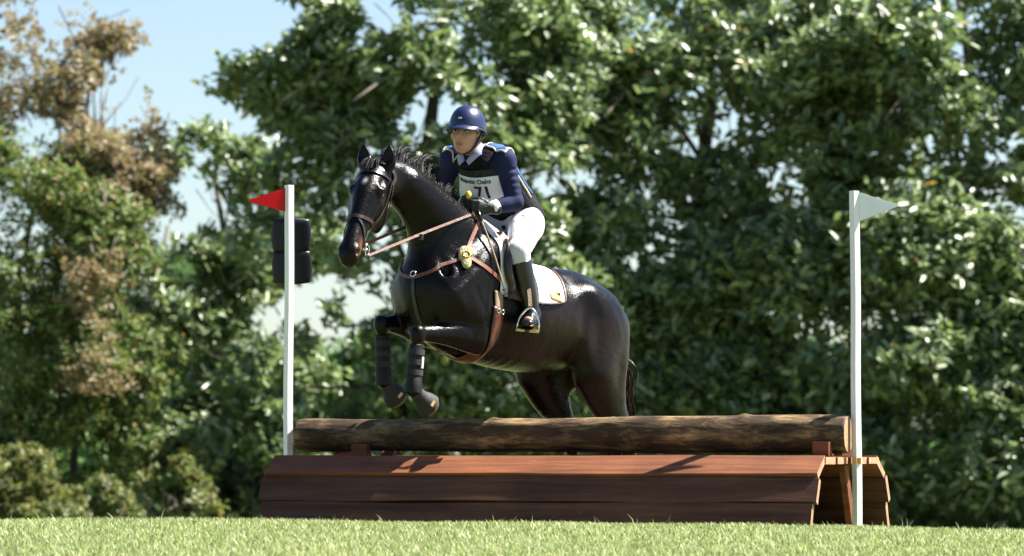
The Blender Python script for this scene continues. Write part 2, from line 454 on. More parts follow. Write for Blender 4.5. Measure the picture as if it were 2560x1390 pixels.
MAG = [(.6, .75, .7), (1.75, 1.75, 1.4), (3.6, 1.8, .8), .006, .13]  # last entry: share of leaves coloured as glints
GRP = 'trees behind the jump'
def build_trees():
    # lobes: dx, dy, dz (above base), rx, ry, rz
    LS = (.19, .078)
    tree('magnolia_tree', 'large dark glossy leaved tree behind horse and rider, its left edge against the sky', GRP, -1.0, 36.0,
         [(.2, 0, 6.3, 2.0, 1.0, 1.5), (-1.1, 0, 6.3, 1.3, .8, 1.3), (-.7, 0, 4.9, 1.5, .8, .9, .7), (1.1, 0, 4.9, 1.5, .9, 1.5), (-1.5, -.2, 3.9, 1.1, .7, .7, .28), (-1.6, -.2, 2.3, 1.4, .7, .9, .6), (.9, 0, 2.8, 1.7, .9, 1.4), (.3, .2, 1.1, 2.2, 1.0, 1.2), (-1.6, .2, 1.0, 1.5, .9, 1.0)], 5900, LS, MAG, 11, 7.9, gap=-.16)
    tree('magnolia_tree', 'broad glossy leaved tree between the rider and the white flag', GRP, 2.6, 37.0,
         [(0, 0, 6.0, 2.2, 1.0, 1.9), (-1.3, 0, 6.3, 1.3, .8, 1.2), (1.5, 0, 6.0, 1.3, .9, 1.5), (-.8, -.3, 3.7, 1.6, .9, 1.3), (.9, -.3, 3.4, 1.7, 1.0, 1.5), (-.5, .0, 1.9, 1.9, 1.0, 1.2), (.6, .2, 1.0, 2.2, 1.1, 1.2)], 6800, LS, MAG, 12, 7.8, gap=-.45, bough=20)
    tree('magnolia_tree', 'glossy leaved tree filling the right edge behind the white flag', GRP, 6.0, 35.5,
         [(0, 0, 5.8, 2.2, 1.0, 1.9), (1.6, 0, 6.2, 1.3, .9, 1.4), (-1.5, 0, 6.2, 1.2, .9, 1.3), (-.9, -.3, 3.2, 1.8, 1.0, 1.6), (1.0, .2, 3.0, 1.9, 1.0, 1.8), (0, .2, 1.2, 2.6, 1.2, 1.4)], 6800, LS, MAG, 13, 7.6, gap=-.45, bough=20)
    OAK = [(.7, .85, .6), (1.4, 1.55, 1.05), (2.0, 1.2, .9), .12]
    tree('oak_tree', 'olive green small leaved tree at the left edge reaching down to the grass', GRP, -6.2, 35.0,
         [(.0, 0, 3.9, 1.4, 1.0, 1.3), (-1.3, 0, 4.6, 1.0, .8, 1.2), (-.5, 0, 2.2, 1.5, 1.0, 1.5), (.7, -.2, 2.2, 1.0, .8, 1.2), (.6, -.2, 1.0, 1.2, .9, 1.0), (-.5, 0, .6, 1.3, .9, .9)], 8500, (.080, .042), OAK, 21, 4.4, .12, gap=-.35, mat='fineleaf', per=7, up=.3)
    DEAD = [(1.5, .95, 1.3), (2.6, 1.65, 2.4), (1.4, 1.3, 1.0), .12]
    tree('russet_tree', 'thin brown leaved tree against the sky in the upper left corner', GRP, -5.55, 35.9,
         [(-.8, .2, 6.7, 1.2, .6, 1.1, .32), (-.2, 0, 6.0, 1.0, .6, .9, .40), (-.2, 0, 5.2, 1.1, .6, .7, .9), (.25, -.3, 4.5, .9, .5, .8, 1.2), (.30, -1.6, 3.1, .45, .3, .6, .35), (.40, -1.6, 2.2, .42, .3, .55, .35)], 3600, (.075, .042), DEAD, 22, 6.8, .05, bough=18, gap=-.3, mat='fineleaf', per=7, limbs=20, shell=.05)
    SOFT = [(.45, .8, .65), (.9, 1.35, 1.0), (1.5, 1.3, .8), .05]
    tree('pine_tree', 'soft mid green tree in the gap left of the red flag', GRP, -5.5, 47.0,
         [(.2, 0, 3.4, 1.0, .8, 1.0), (.0, 0, 2.2, 1.1, .8, .9), (.7, 0, 1.2, 1.2, .8, 1.0)], 2600, (.12, .03), SOFT, 23, 5.0, .12, gap=-.35, mat='fineleaf', per=8)
    tree('magnolia_tree', 'smaller glossy leaved tree left of the red flag', GRP, -4.0, 38.5,
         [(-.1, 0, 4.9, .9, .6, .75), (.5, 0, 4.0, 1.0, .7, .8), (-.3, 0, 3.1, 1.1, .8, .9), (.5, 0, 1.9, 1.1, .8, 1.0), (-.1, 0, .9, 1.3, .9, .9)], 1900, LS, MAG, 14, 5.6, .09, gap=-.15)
    BUSH = [(.7, .75, .6), (1.5, 1.4, 1.0), (1.8, 1.2, .9), .14]
    for i, (x, y, w, h, lab) in enumerate([(-4.3, 33.0, .9, .55, 'low olive shrub at the grass edge left of the jump'), (-6.1, 32.5, 1.0, .6, 'low olive shrub in the lower left corner of the picture')]):
        r = tree('shrub', lab, 'shrubs along the grass edge', x, y, [(-.4, 0, h * .7, w * .6, .4, h * .8), (.3, 0, h * .5, w * .6, .4, h * .7), (.05, .1, h * 1.2, w * .4, .4, h * .7)], 800, (.09, .045), BUSH, 31 + i, h * 1.2, .03, gap=-.3, mat='fineleaf', per=7, limbs=5)
        r['category'] = 'shrub'
    tree('magnolia_tree', 'glossy leaved tree beyond the right edge of the picture', GRP, 9.8, 36.5,
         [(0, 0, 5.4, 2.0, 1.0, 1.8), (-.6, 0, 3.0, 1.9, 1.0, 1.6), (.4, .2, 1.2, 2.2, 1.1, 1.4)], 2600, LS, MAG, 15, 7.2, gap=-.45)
    tree('oak_tree', 'olive green small leaved tree beyond the left edge of the picture', GRP, -9.6, 36.0,
         [(0, 0, 4.4, 1.7, 1.0, 1.6), (.3, 0, 2.4, 1.8, 1.0, 1.5), (-.3, 0, 1.0, 1.9, 1.0, 1.1)], 3200, (.11, .06), OAK, 24, 5.6, .13, gap=-.35, mat='fineleaf', per=7, up=.3)
    # farther trees that close the low gaps
    for i, (x, lab) in enumerate([(-8.8, 'far green tree behind the russet tree'), (-2.8, 'far green tree seen low behind the red flag pole'), (3.3, 'far green tree seen low behind the log jump'), (9.0, 'far green tree at the right edge')]):
        tree('background_tree', lab, 'far trees', x, 58 + 2 * (i % 2), [(0, 0, 1.3, 3.6, 1.5, 1.6), (1.0, 0, 2.6, 2.0, 1.2, 1.3), (-1.4, 0, 2.4, 1.6, 1.2, 1.2)], 3400, (.2, .09), SOFT, 41 + i, 4.2, .15, gap=-.8, mat='fineleaf', per=7, limbs=5)
build_trees()

# ------------------------------------------------------------------ the jump
JA = np.array([-.95, .312, 0]); JA /= np.linalg.norm(JA)       # along the jump, right end to left end
JV = np.array([JA[1] * -1, JA[0], 0])                              # towards the rider's landing side (the viewer)
JP = np.array([1.635, -1.0, 0])
def J(t, v, z): return JP + JA * t + JV * v + np.array([0, 0, z])
JL = 3.07
def board(parent, name, c0, c1, wv, tv, mat, seed, nseg=26, wob=.004, cap=None):
    """long board from c0 to c1 (centres), wv and tv half-width and half-thickness vectors, uneven edges"""
    rng = np.random.default_rng(seed); c0, c1, wv, tv = map(np.array, (c0, c1, wv, tv))
    V = []; F = []
    ph = rng.uniform(0, 6, 4)
    for i in range(nseg + 1):
        s = i / nseg; c = c0 + (c1 - c0) * s
        e = wob * (np.sin(s * 9 + ph[0]) + .6 * np.sin(s * 23 + ph[1])) / np.linalg.norm(wv)
        e2 = wob * (np.sin(s * 7 + ph[2]) + .6 * np.sin(s * 19 + ph[3])) / np.linalg.norm(wv)
        b = .93
        for (a, q) in ((1 + e, b), (1 + e - .04, 1), (-1 + e2 + .04, 1), (-1 + e2, b), (-1 + e2, -b), (-1 + e2 + .04, -1), (1 + e - .04, -1), (1 + e, -b)):
            V.append(c + wv * a + tv * q)
    for i in range(nseg):
        for k in range(8):
            k2 = (k + 1) % 8; F.append((i * 8 + k, i * 8 + k2, (i + 1) * 8 + k2, (i + 1) * 8 + k))
    F.append(tuple(range(8))[::-1]); F.append(tuple(range(nseg * 8, nseg * 8 + 8)))
    o = mesh_obj(name, V, F, mat, parent)
    if cap:
        o.data.materials.append(cap); o.data.polygons[-1].material_index = 1; o.data.polygons[-2].material_index = 1
    bm = bmesh.new(); bm.from_mesh(o.data); bmesh.ops.recalc_face_normals(bm, faces=bm.faces); bm.to_mesh(o.data); bm.free()
    return o

def wood(name, a, b, dirv, dark=.62, lo=.35, hi=.70, scuff=.0, grain=(1.3, 22, 22)):
    """planed, stained wood: long streaks along dirv, knots, weather marks"""
    m = bpy.data.materials.new(name); m.use_nodes = True; nt = m.node_tree; p = nt.nodes['Principled BSDF']
    tc = nd(nt, 'ShaderNodeTexCoord'); vr = nd(nt, 'ShaderNodeMapping'); vr.vector_type = 'TEXTURE'
    vr.inputs['Rotation'].default_value = (0, 0, math.atan2(dirv[1], dirv[0]))
    oi = nd(nt, 'ShaderNodeObjectInfo')
    nt.links.new(tc.outputs['Object'], vr.inputs[0])
    st = nd(nt, 'ShaderNodeVectorMath', operation='MULTIPLY'); st.inputs[1].default_value = grain
    nt.links.new(vr.outputs[0], st.inputs[0])
    ad = nd(nt, 'ShaderNodeVectorMath', operation='ADD'); nt.links.new(st.outputs[0], ad.inputs[0])
    rm = nd(nt, 'ShaderNodeVectorMath', operation='SCALE'); rm.inputs[0].default_value = (9, 31, 17); nt.links.new(oi.outputs['Random'], rm.inputs['Scale'])
    nt.links.new(rm.outputs[0], ad.inputs[1])
    n1 = nd(nt, 'ShaderNodeTexNoise'); n1.inputs['Scale'].default_value = 1.0; n1.inputs['Detail'].default_value = 7; n1.inputs['Roughness'].default_value = .7; n1.inputs['Distortion'].default_value = .4
    nt.links.new(ad.outputs[0], n1.inputs['Vector'])
    rp = nd(nt, 'ShaderNodeValToRGB'); e = rp.color_ramp.elements
    e[0].position = .28; e[0].color = (*[c * .5 for c in a], 1); e[1].position = .72; e[1].color = (*b, 1)
    k = rp.color_ramp.elements.new(.47); k.color = (*a, 1)
    nt.links.new(n1.outputs[0], rp.inputs[0])
    n2 = nd(nt, 'ShaderNodeTexNoise'); n2.inputs['Scale'].default_value = 3.0; n2.inputs['Detail'].default_value = 5
    nt.links.new(tc.outputs['Object'], n2.inputs['Vector'])
    r2 = nd(nt, 'ShaderNodeValToRGB'); r2.color_ramp.elements[0].position = lo; r2.color_ramp.elements[1].position = hi
    r2.color_ramp.elements[0].color = (dark, dark, dark * 1.05, 1); r2.color_ramp.elements[1].color = (1.1, 1.1, 1.1, 1)
    nt.links.new(n2.outputs[0], r2.inputs[0])
    mx = nd(nt, 'ShaderNodeMix', data_type='RGBA', blend_type='MULTIPLY'); mx.inputs[0].default_value = .8
    nt.links.new(rp.outputs[0], mx.inputs[6]); nt.links.new(r2.outputs[0], mx.inputs[7])
    outc = mx.outputs[2]
    if scuff:
        sv = nd(nt, 'ShaderNodeVectorMath', operation='MULTIPLY'); sv.inputs[1].default_value = (5, 9, 6); nt.links.new(vr.outputs[0], sv.inputs[0])
        n3 = nd(nt, 'ShaderNodeTexNoise'); n3.inputs['Scale'].default_value = 1.0; n3.inputs['Detail'].default_value = 6; n3.inputs['Roughness'].default_value = .75; nt.links.new(sv.outputs[0], n3.inputs['Vector'])
        r3 = nd(nt, 'ShaderNodeMapRange'); r3.inputs[1].default_value = .66; r3.inputs[2].default_value = .74; r3.inputs[4].default_value = scuff; nt.links.new(n3.outputs[0], r3.inputs[0])
        m3 = nd(nt, 'ShaderNodeMix', data_type='RGBA'); nt.links.new(r3.outputs[0], m3.inputs[0]); nt.links.new(outc, m3.inputs[6]); m3.inputs[7].default_value = (.34, .24, .17, 1); outc = m3.outputs[2]
    nt.links.new(outc, p.inputs['Base Color']); p.inputs['Roughness'].default_value = .7
    p.inputs['Specular IOR Level'].default_value = .3
    bp = nd(nt, 'ShaderNodeBump'); bp.inputs['Strength'].default_value = .6; bp.inputs['Distance'].default_value = .006 if scuff else .014
    nt.links.new(n1.outputs[0], bp.inputs['Height']); nt.links.new(bp.outputs[0], p.inputs['Normal'])
    return m
M['plank'] = wood('plank', (.18, .056, .019), (.29, .105, .040), JA, scuff=.6)
M['weathered_shaded_plank'] = wood('weathered_shaded_plank', (.088, .034, .018), (.140, .064, .038), JA, scuff=.25)  # greyer weathered lower planks, colour darkened further to stand in for shade
M['deck'] = wood('deck', (.15, .075, .045), (.28, .16, .105), JA)
M['log'] = wood('log', (.080, .045, .019), (.46, .31, .145), JA, dark=.30, lo=.38, hi=.60, grain=(4.5, 17, 17))

def build_jump():
    g0 = J(JL / 2, -.45, 0)
    root = empty('log_jump', tuple(g0), 'brown plank table jump topped with a long weathered log', 'jump')
    H = .385; T = .019
    # side profile, (v, z) of the outer faces: front then back mirrored about v=-.465
    prof = [(0.0, H - .004), (.165, .285), (.235, .150), (.325, -.09)]
    def side(fn, seed):
        for i in range(3):
            (v0, z0), (v1, z1) = prof[i], prof[i + 1]
            gap = .004 if i else .0
            d = np.array([v1 - v0, z1 - z0]); L = np.linalg.norm(d); d /= L; nrm = np.array([-d[1], d[0]])
            a = np.array([v0, z0]) + d * gap; b = np.array([v1, z1]) - d * .004
            # overlap: every upper plank stands proud of the one below
            proud = .014 if i == 0 else (.0 if i == 1 else -.002)
            c = (a + b) / 2 - nrm * (T - proud) * (1 if nrm[1] > 0 else -1)
            hw = np.linalg.norm(b - a) / 2
            def W(v, z): return fn(v, z)
            e0 = [0.0, .012, -.008][i]
            c0 = J(-e0, fn(c[0]), c[1]); c1 = J(JL + e0, fn(c[0]), c[1])
            sg = fn(1) - fn(0)
            wv = JV * d[0] * sg * hw + np.array([0, 0, d[1] * hw]); tv = JV * nrm[0] * sg * T + np.array([0, 0, nrm[1] * T])
            board(root, 'front_plank' if seed < 60 else 'back_plank', c0, c1, wv, tv, M['plank'] if i == 0 else M['weathered_shaded_plank'], seed + i, cap=M['endgrain'])
    side(lambda v: v, 50)
    side(lambda v: -1.12 - v * 1.15, 60)
    # deck boards, ends showing at the right
    edges = [0.006, -.21, -.32, -.52, -.77, -.90, -1.125]
    for i in range(6):
        a, b = edges[i], edges[i + 1] + .007
        off = [0, .01, -.012, .006, -.004, .008][i]
        c = (a + b) / 2
        board(root, 'deck_board', J(-.005 - off, c, H - .020), J(JL + off, c, H - .020), JV * (a - b) / 2, np.array([0, 0, .019 - .001 * (i % 3)]), M['deck'], 70 + i, wob=.002, cap=M['endgrain'])
    # cross frames below the deck
    for j, t in enumerate((.42, 1.2, 2.05, JL - .35)):
        for v in (-.08, -1.04):
            mb = MB(); mb.box(J(t + .045, v + .10 * (1 if v > -.4 else -1), .14), JA * .02, JV * .045, np.array([0, 0, .20])); 
            # leaning legs
            for q in range(len(mb.v)):
                p = np.array(mb.v[q])
                if p[2] < .1: mb.v[q] = tuple(p + JV * (.14 if v > -.4 else -.14))
            mb.build('frame_leg', M['plank'], root, bevel=.003)
        mb = MB(); mb.box(J(t, -.56, H - .0425 - .055), JA * .018, JV * .50, np.array([0, 0, .052]))
        mb.build('cross_beam', M['deck'], root, bevel=.003)
    mb = MB(); mb.box(J(.075, -.80, .12), JA * .018, JV * .040, np.array([0, 0, .22]))
    for q in range(len(mb.v)):
        p = np.array(mb.v[q]); mb.v[q] = tuple(p + JV * (.12 if p[2] > .1 else -.10))
    mb.build('frame_post', M['plank'], root, bevel=.003)
    # log
    rng = np.random.default_rng(5); n, m = 220, 56; V = []; F = []
    t0, t1 = -.012, 3.11
    ph = rng.uniform(0, 6.28, 12)
    for i in range(n + 1):
        s = i / n; t = t0 + (t1 - t0) * s
        r = .093 + .004 * math.sin(s * 5 + 1) + .002 * math.sin(s * 21) + .004 * (1 - s)
        r *= 1 - .05 * max(0, 1 - min(s, 1 - s) * 70)
        c = J(t, -.45 + .012 * math.sin(s * 4), .504 + .006 * math.sin(s * 3.1 + .3) - .012 * math.sin(math.pi * s) * .5)
        for k in range(m):
            a = 2 * math.pi * k / m
            rr = r * (1 + .022 * math.sin(2 * a + 3 * s + ph[0]) + .012 * math.sin(5 * a + 9 * s + ph[1]) + .008 * math.sin(11 * a + 4 * math.sin(s * 13) + ph[2]) + .007 * math.sin(17 * a + 6 * math.sin(s * 9 + ph[3])) + .006 * math.sin(31 * a + 9 * math.sin(s * 14 + ph[4])) + .010 * math.sin(s * 47 + 3 * math.sin(a * 2)) * math.sin(3 * a + s * 17))
            # knots
            for (ks, ka, kr) in ((.18, 1.3, .03), (.42, 2.0, .02), (.63, 1.1, .03), (.8, 2.3, .025)):
                dd = ((s - ks) * 3.1) ** 2 + (((a - ka + math.pi) % (2 * math.pi) - math.pi) * .09) ** 2
                rr += .012 * math.exp(-dd / kr ** 2)
            V.append(c + rr * (JV * math.cos(a) + np.array([0, 0, math.sin(a)])))
    for i in range(n):
        for k in range(m):
            k2 = (k + 1) % m; F.append((i * m + k, i * m + k2, (i + 1) * m + k2, (i + 1) * m + k))
    F.append(tuple(range(m))[::-1]); F.append(tuple(range(n * m, n * m + m)))
    lo = mesh_obj('log', V, F, M['log'], root, True)
    bm = bmesh.new(); bm.from_mesh(lo.data); bmesh.ops.recalc_face_normals(bm, faces=bm.faces)
    bm.faces.ensure_lookup_table(); 
    for f in bm.faces:
        if len(f.verts) > 4: f.smooth = False; f.material_index = 1
    bm.to_mesh(lo.data); bm.free(); lo.data.materials.append(M['endgrain'])
    # chocks that hold the log
    for (t, v, h, w) in ((.10, -.335, .078, .045), (.16, -.565, .085, .05), (2.70, -.345, .07, .045), (2.86, -.57, .085, .05), (.02, -.60, .045, .035), (2.62, -.56, .035, .035)):
        mb = MB(); z = H + .0005
        sg = 1 if v > -.45 else -1
        a = [(v - .045, 0), (v + .045, 0), (v + .045 if sg > 0 else v + .005, h), (v - .045 if sg < 0 else v - .005, h)]
        V = [J(t + q * w, p[0], z + p[1]) for q in (-1, 1) for p in a]
        mb.add(V, [(0, 1, 2, 3), (7, 6, 5, 4), (0, 4, 5, 1), (1, 5, 6, 2), (2, 6, 7, 3), (3, 7, 4, 0)])
        o = mb.build('chock', M['plank'], root, bevel=.003)
        bm = bmesh.new(); bm.from_mesh(o.data); bmesh.ops.recalc_face_normals(bm, faces=bm.faces); bm.to_mesh(o.data); bm.free()
    # a chip of pale bark standing on the log
build_jump()

def flag_pole(x, y, z0, z1, topdx, label, mat, sgn, tipz, top, bot, ang):
    root = empty('flag_pole', (x, y, z0), label, 'flag pole', 'flag poles at the ends of the jump')
    mb = MB(); r = .0275; n = 14; V = []
    for i in range(n + 1):
        s = i / n
        c = np.array([x + topdx * s + .002 * math.sin(s * 11), y, z0 + (z1 - z0) * s])
        for k in range(4):
            a = R(ang) + k * math.pi / 2
            V.append(c + r * np.array([math.cos(a), math.sin(a), 0]))
    F = [(i * 4 + k, i * 4 + (k + 1) % 4, i * 4 + 4 + (k + 1) % 4, i * 4 + 4 + k) for i in range(n) for k in range(4)]
    F += [(3, 2, 1, 0), tuple(range(n * 4, n * 4 + 4))]
    mb.add(V, F); mb.build('pole', M['white_paint'], root, bevel=.002)
    # pennant: rigid plastic sheet, wrapped round the pole, slightly bowed
    px = x + topdx
    V = []; nx = 10; L = .215
    d = np.array([sgn * .985, -.17 if sgn > 0 else .10, 0])
    d /= np.linalg.norm(d); nrm = np.array([-d[1], d[0], 0])
    for th in (-.0015, .0015):
        for i in range(nx + 1):
            s = i / nx; hw = 1 - s * .93
            mid = tipz + ((top + bot) / 2 - tipz) * (1 - s)
            hh = (top - bot) / 2 * hw
            c = np.array([px + sgn * .016, y - .004, 0]) + d * L * (s if s < 1 else .995) + nrm * (th + .006 * math.sin(s * 2.6) * sgn)
            for q in (-1, 0, 1): V.append(c + np.array([0, 0, mid + q * hh]))
    n1 = (nx + 1) * 3; F = []
    for i in range(nx):
        for q in (0, 1):
            a = i * 3 + q; F.append((a, a + 1, a + 4, a + 3)); F.append((n1 + a, n1 + a + 3, n1 + a + 4, n1 + a + 1))
        F.append((i * 3 + 2, n1 + i * 3 + 2, n1 + i * 3 + 5, i * 3 + 5)); F.append((i * 3, i * 3 + 3, n1 + i * 3 + 3, n1 + i * 3))
    F.append((nx * 3, nx * 3 + 1, n1 + nx * 3 + 1, n1 + nx * 3)); F.append((nx * 3 + 1, nx * 3 + 2, n1 + nx * 3 + 2, n1 + nx * 3 + 1))
    mesh_obj('flag', V, F, mat, root, False)
    return root

pr = J(-.045, -.49, 0)
rp = flag_pole(pr[0] + .004, pr[1], -.06, 1.80, -.010, 'white pole with white pennant at the right end of the jump', M['white_flag'], 1, 1.722, 1.795, 1.635, -8)
mb = MB(); mb.box((pr[0] + .003, pr[1], .365), (.024 * .99, -.0034, 0), (.0034, .024, 0), (0, 0, .017)); mb.build('strap', M['orange_strap'], rp, bevel=.003)
pl = J(3.165, -.45, 0)
lp = flag_pole(pl[0] - .006, pl[1], -.10, 1.885, .008, 'white pole with red pennant and black number panels at the left end', M['red_flag'], -1, 1.80, 1.872, 1.737, -8)
# two black rounded panels strapped behind the left pole, each creased down the middle
def panel(cx, cz, w, h, y):
    V = []; F = []; nx, nz = 16, 16
    for side in (0, 1):
        for i in range(nx + 1):
            for j in range(nz + 1):
                a, b = -1 + 2 * i / nx, -1 + 2 * j / nz
                # squircle mapping keeps round corners
                e = .42
                ax_, bz_ = a * math.sqrt(1 - e * b * b / 2), b * math.sqrt(1 - e * a * a / 2)
                thick = .010 * (1 - max(abs(a), abs(b)) ** 8) + .002
                crease = -.030 * abs(ax_ - .12) * (1.0)
                V.append((cx + ax_ * w * 1.0, y + (-thick if side == 0 else thick) - crease, cz + bz_ * h))
    n1 = (nx + 1) * (nz + 1)
    for i in range(nx):
        for j in range(nz):
            a = i * (nz + 1) + j
            F.append((a, a + nz + 1, a + nz + 2, a + 1)); F.append((n1 + a, n1 + a + 1, n1 + a + nz + 2, n1 + a + nz + 1))
    rim = [i * (nz + 1) for i in range(nx)] + [nx * (nz + 1) + j for j in range(nz)] + [i * (nz + 1) + nz for i in range(nx, 0, -1)] + [j for j in range(nz, 0, -1)]
    for q in range(len(rim)):
        a, b = rim[q], rim[(q + 1) % len(rim)]; F.append((a, n1 + a, n1 + b, b))
    return V, F
for (cx, cz) in ((727, 587), (729, 667)):
    s = 460 * 26 / (26 + pl[1] + .04)
    V, F = panel((cx - 1280) / s, EYE + (1135 - cz) / s, 50 / s, 44 / s, pl[1] + .040)
    mesh_obj('number_panel', V, F, M['black_plastic'], lp, True)

# ------------------------------------------------------------------ the horse: local frame f forward, l left, u up
TH, PI_ = R(42), R(10)
HF = np.array([-math.sin(TH) * math.cos(PI_), -math.cos(TH) * math.cos(PI_), math.sin(PI_)])
HL = np.array([math.cos(TH), -math.sin(TH), 0.0])
HU = np.cross(HF, HL)
HO = np.array([0.0, 0.25, 1.200])
HSC = .985      # size of the animal
HM = np.stack([HF, HL, HU], 1)
def W(P):
    P = np.asarray(P, float)
    return P @ HM.T * HSC + HO
def Wd(d): return np.asarray(d, float) @ HM.T * HSC

# head frame inside the horse frame: a down the face, b left, c out of the forehead
HYAW, HDROP = R(25), R(62)
HS = 1.08
_fw = np.array([math.cos(HYAW), math.sin(HYAW), 0]); HB = np.array([-math.sin(HYAW), math.cos(HYAW), 0])
HA = _fw * math.cos(HDROP) + np.array([0, 0, -math.sin(HDROP)])
HC = _fw * math.sin(HDROP) + np.array([0, 0, math.cos(HDROP)])
HP = np.array([1.195, -.005, .505])
def Hd(a, b, c): return HP + (HA * a + HB * b + HC * c) * HS
HMat = np.stack([HA, HB, HC])      # rows: head axes

def hp(a, b, c, r1, r2): return (*Hd(a, b, c), r1 * HS, r2 * HS)
def he(a, b, c, r, k, sub=False): return ell(Hd(a, b, c), np.array(r) * HS, k, HMat, sub)

def leg_front(s, elbow, knee, fet, hoof):
    e, k, f, h = map(np.array, (elbow, knee, fet, hoof))
    dfk = (k - e); dkf = (f - k); up = np.array([0, 0, 1.0])
    q = dfk / np.linalg.norm(dfk); fr = np.cross(np.array([0, 1.0, 0]), q); fr = fr * (1 if fr[2] > 0 else -1)
    out = [
        sweep([(*e, .072, .112), (*(e + dfk * .22), .064, .092), (*(e + dfk * .5), .050, .064), (*(e + dfk * .82), .038, .046), (*k, .037, .042)], .025, n=4),
        # extensor belly above, flexor belly below, point of elbow
        sweep([(*(e + dfk * .12 + fr * .040), .040, .040), (*(e + dfk * .38 + fr * .034), .036, .034), (*(e + dfk * .75 + fr * .016), .016, .016)], .015, n=4),
        sweep([(*(e + dfk * .10 - fr * .045), .040, .038), (*(e + dfk * .36 - fr * .034), .032, .030), (*(e + dfk * .78 - fr * .020), .014, .014)], .015, n=4),
        ell(e - dfk * .10 - fr * .030, (.050, .042, .045), .03),
        # knee: flat front, bony sides, pisiform behind
        ell(k + q * .010 + fr * .006, (.032, .037, .036), .022), ell(k + q * .004 - up * .026, (.034, .035, .030), .02), ell(k - fr * .034 - q * .016, (.020, .014, .024), .012),
        sweep([(*(k - up * .02), .034, .038), (*(k + dkf * .2), .026, .031), (*(k + dkf * .5), .022, .027), (*(k + dkf * .8), .024, .030), (*f, .033, .037)], .012, n=4),
        sweep([(*(k + dkf * .15 - q * .026), .010, .012), (*(k + dkf * .8 - q * .028), .011, .014)], .012, n=3),
        ell(f, (.037, .035, .038), .012), ell(f - q * .020, (.024, .028, .024), .012),
        sweep([(*f, .031, .033), (*(f + (h - f) * .55), .026, .028), (*h, .038, .040)], .012, n=3),
    ]
    return out

FL = dict(elbow=(.46, .185, -.245), knee=(.885, .150, -.318), fet=(.868, .15, -.625), hoof=(.765, .15, -.675))
FR = dict(elbow=(.50, -.185, -.20), knee=(.868, -.145, -.255), fet=(.795, -.145, -.56), hoof=(.715, -.145, -.615))

def hind(s, stifle, hock, fet, hoof, hip):
    h, st, hk, f, ho = map(np.array, (hip, stifle, hock, fet, hoof))
    return [
        sweep([(*h, .135, .215), (*(h + (st - h) * .55), .130, .215), (*st, .108, .155)], .045, n=4),
        # quadriceps front edge, stifle cap, hamstring
        sweep([(*(h + np.array([.17, s * .045, .10])), .055, .055), (*(h + (st - h) * .5 + np.array([.165, s * .050, .0])), .060, .060), (*(st + np.array([.075, s * .01, .0])), .055, .055)], .035, n=4),
        sweep([(*(h + np.array([-.12, s * .03, .02])), .075, .075), (*(h + (st - h) * .7 + np.array([-.15, s * .03, -.02])), .070, .075), (*(st + (hk - st) * .35 + np.array([-.06, s * .01, .02])), .05, .055)], .03, n=4),
        sweep([(*st, .095, .150), (*(st + (hk - st) * .35), .084, .130), (*(st + (hk - st) * .72), .056, .080), (*hk, .043, .062)], .045, n=4),
        ell(hk + np.array([-.035, 0, .035]), (.035, .026, .045), .025), ell(hk, (.05, .042, .05), .02),
        sweep([(*hk, .038, .052), (*(hk + (f - hk) * .3), .029, .038), (*(hk + (f - hk) * .75), .027, .034), (*f, .036, .041)], .02, n=4),
        sweep([(*f, .034, .036), (*((f + ho) / 2), .028, .030), (*ho, .041, .045)], .015, n=3),
    ]
BL = dict(hip=(-.57, .135, .02), stifle=(-.52, .19, -.26), hock=(-.93, .165, -.62), fet=(-1.0, .16, -.95), hoof=(-.925, .16, -1.045))
BR = dict(hip=(-.57, -.135, .02), stifle=(-.46, -.17, -.27), hock=(-.80, -.155, -.60), fet=(-.86, -.15, -.95), hoof=(-.78, -.15, -1.045))

def hoof_prim(f, h, k=.008):
    f, h = np.array(f), np.array(h); d = (h - f) / np.linalg.norm(h - f)
    return sweep([(*(h - d * .005), .042, .045), (*(h + d * .062), .054, .060)], k, n=2)

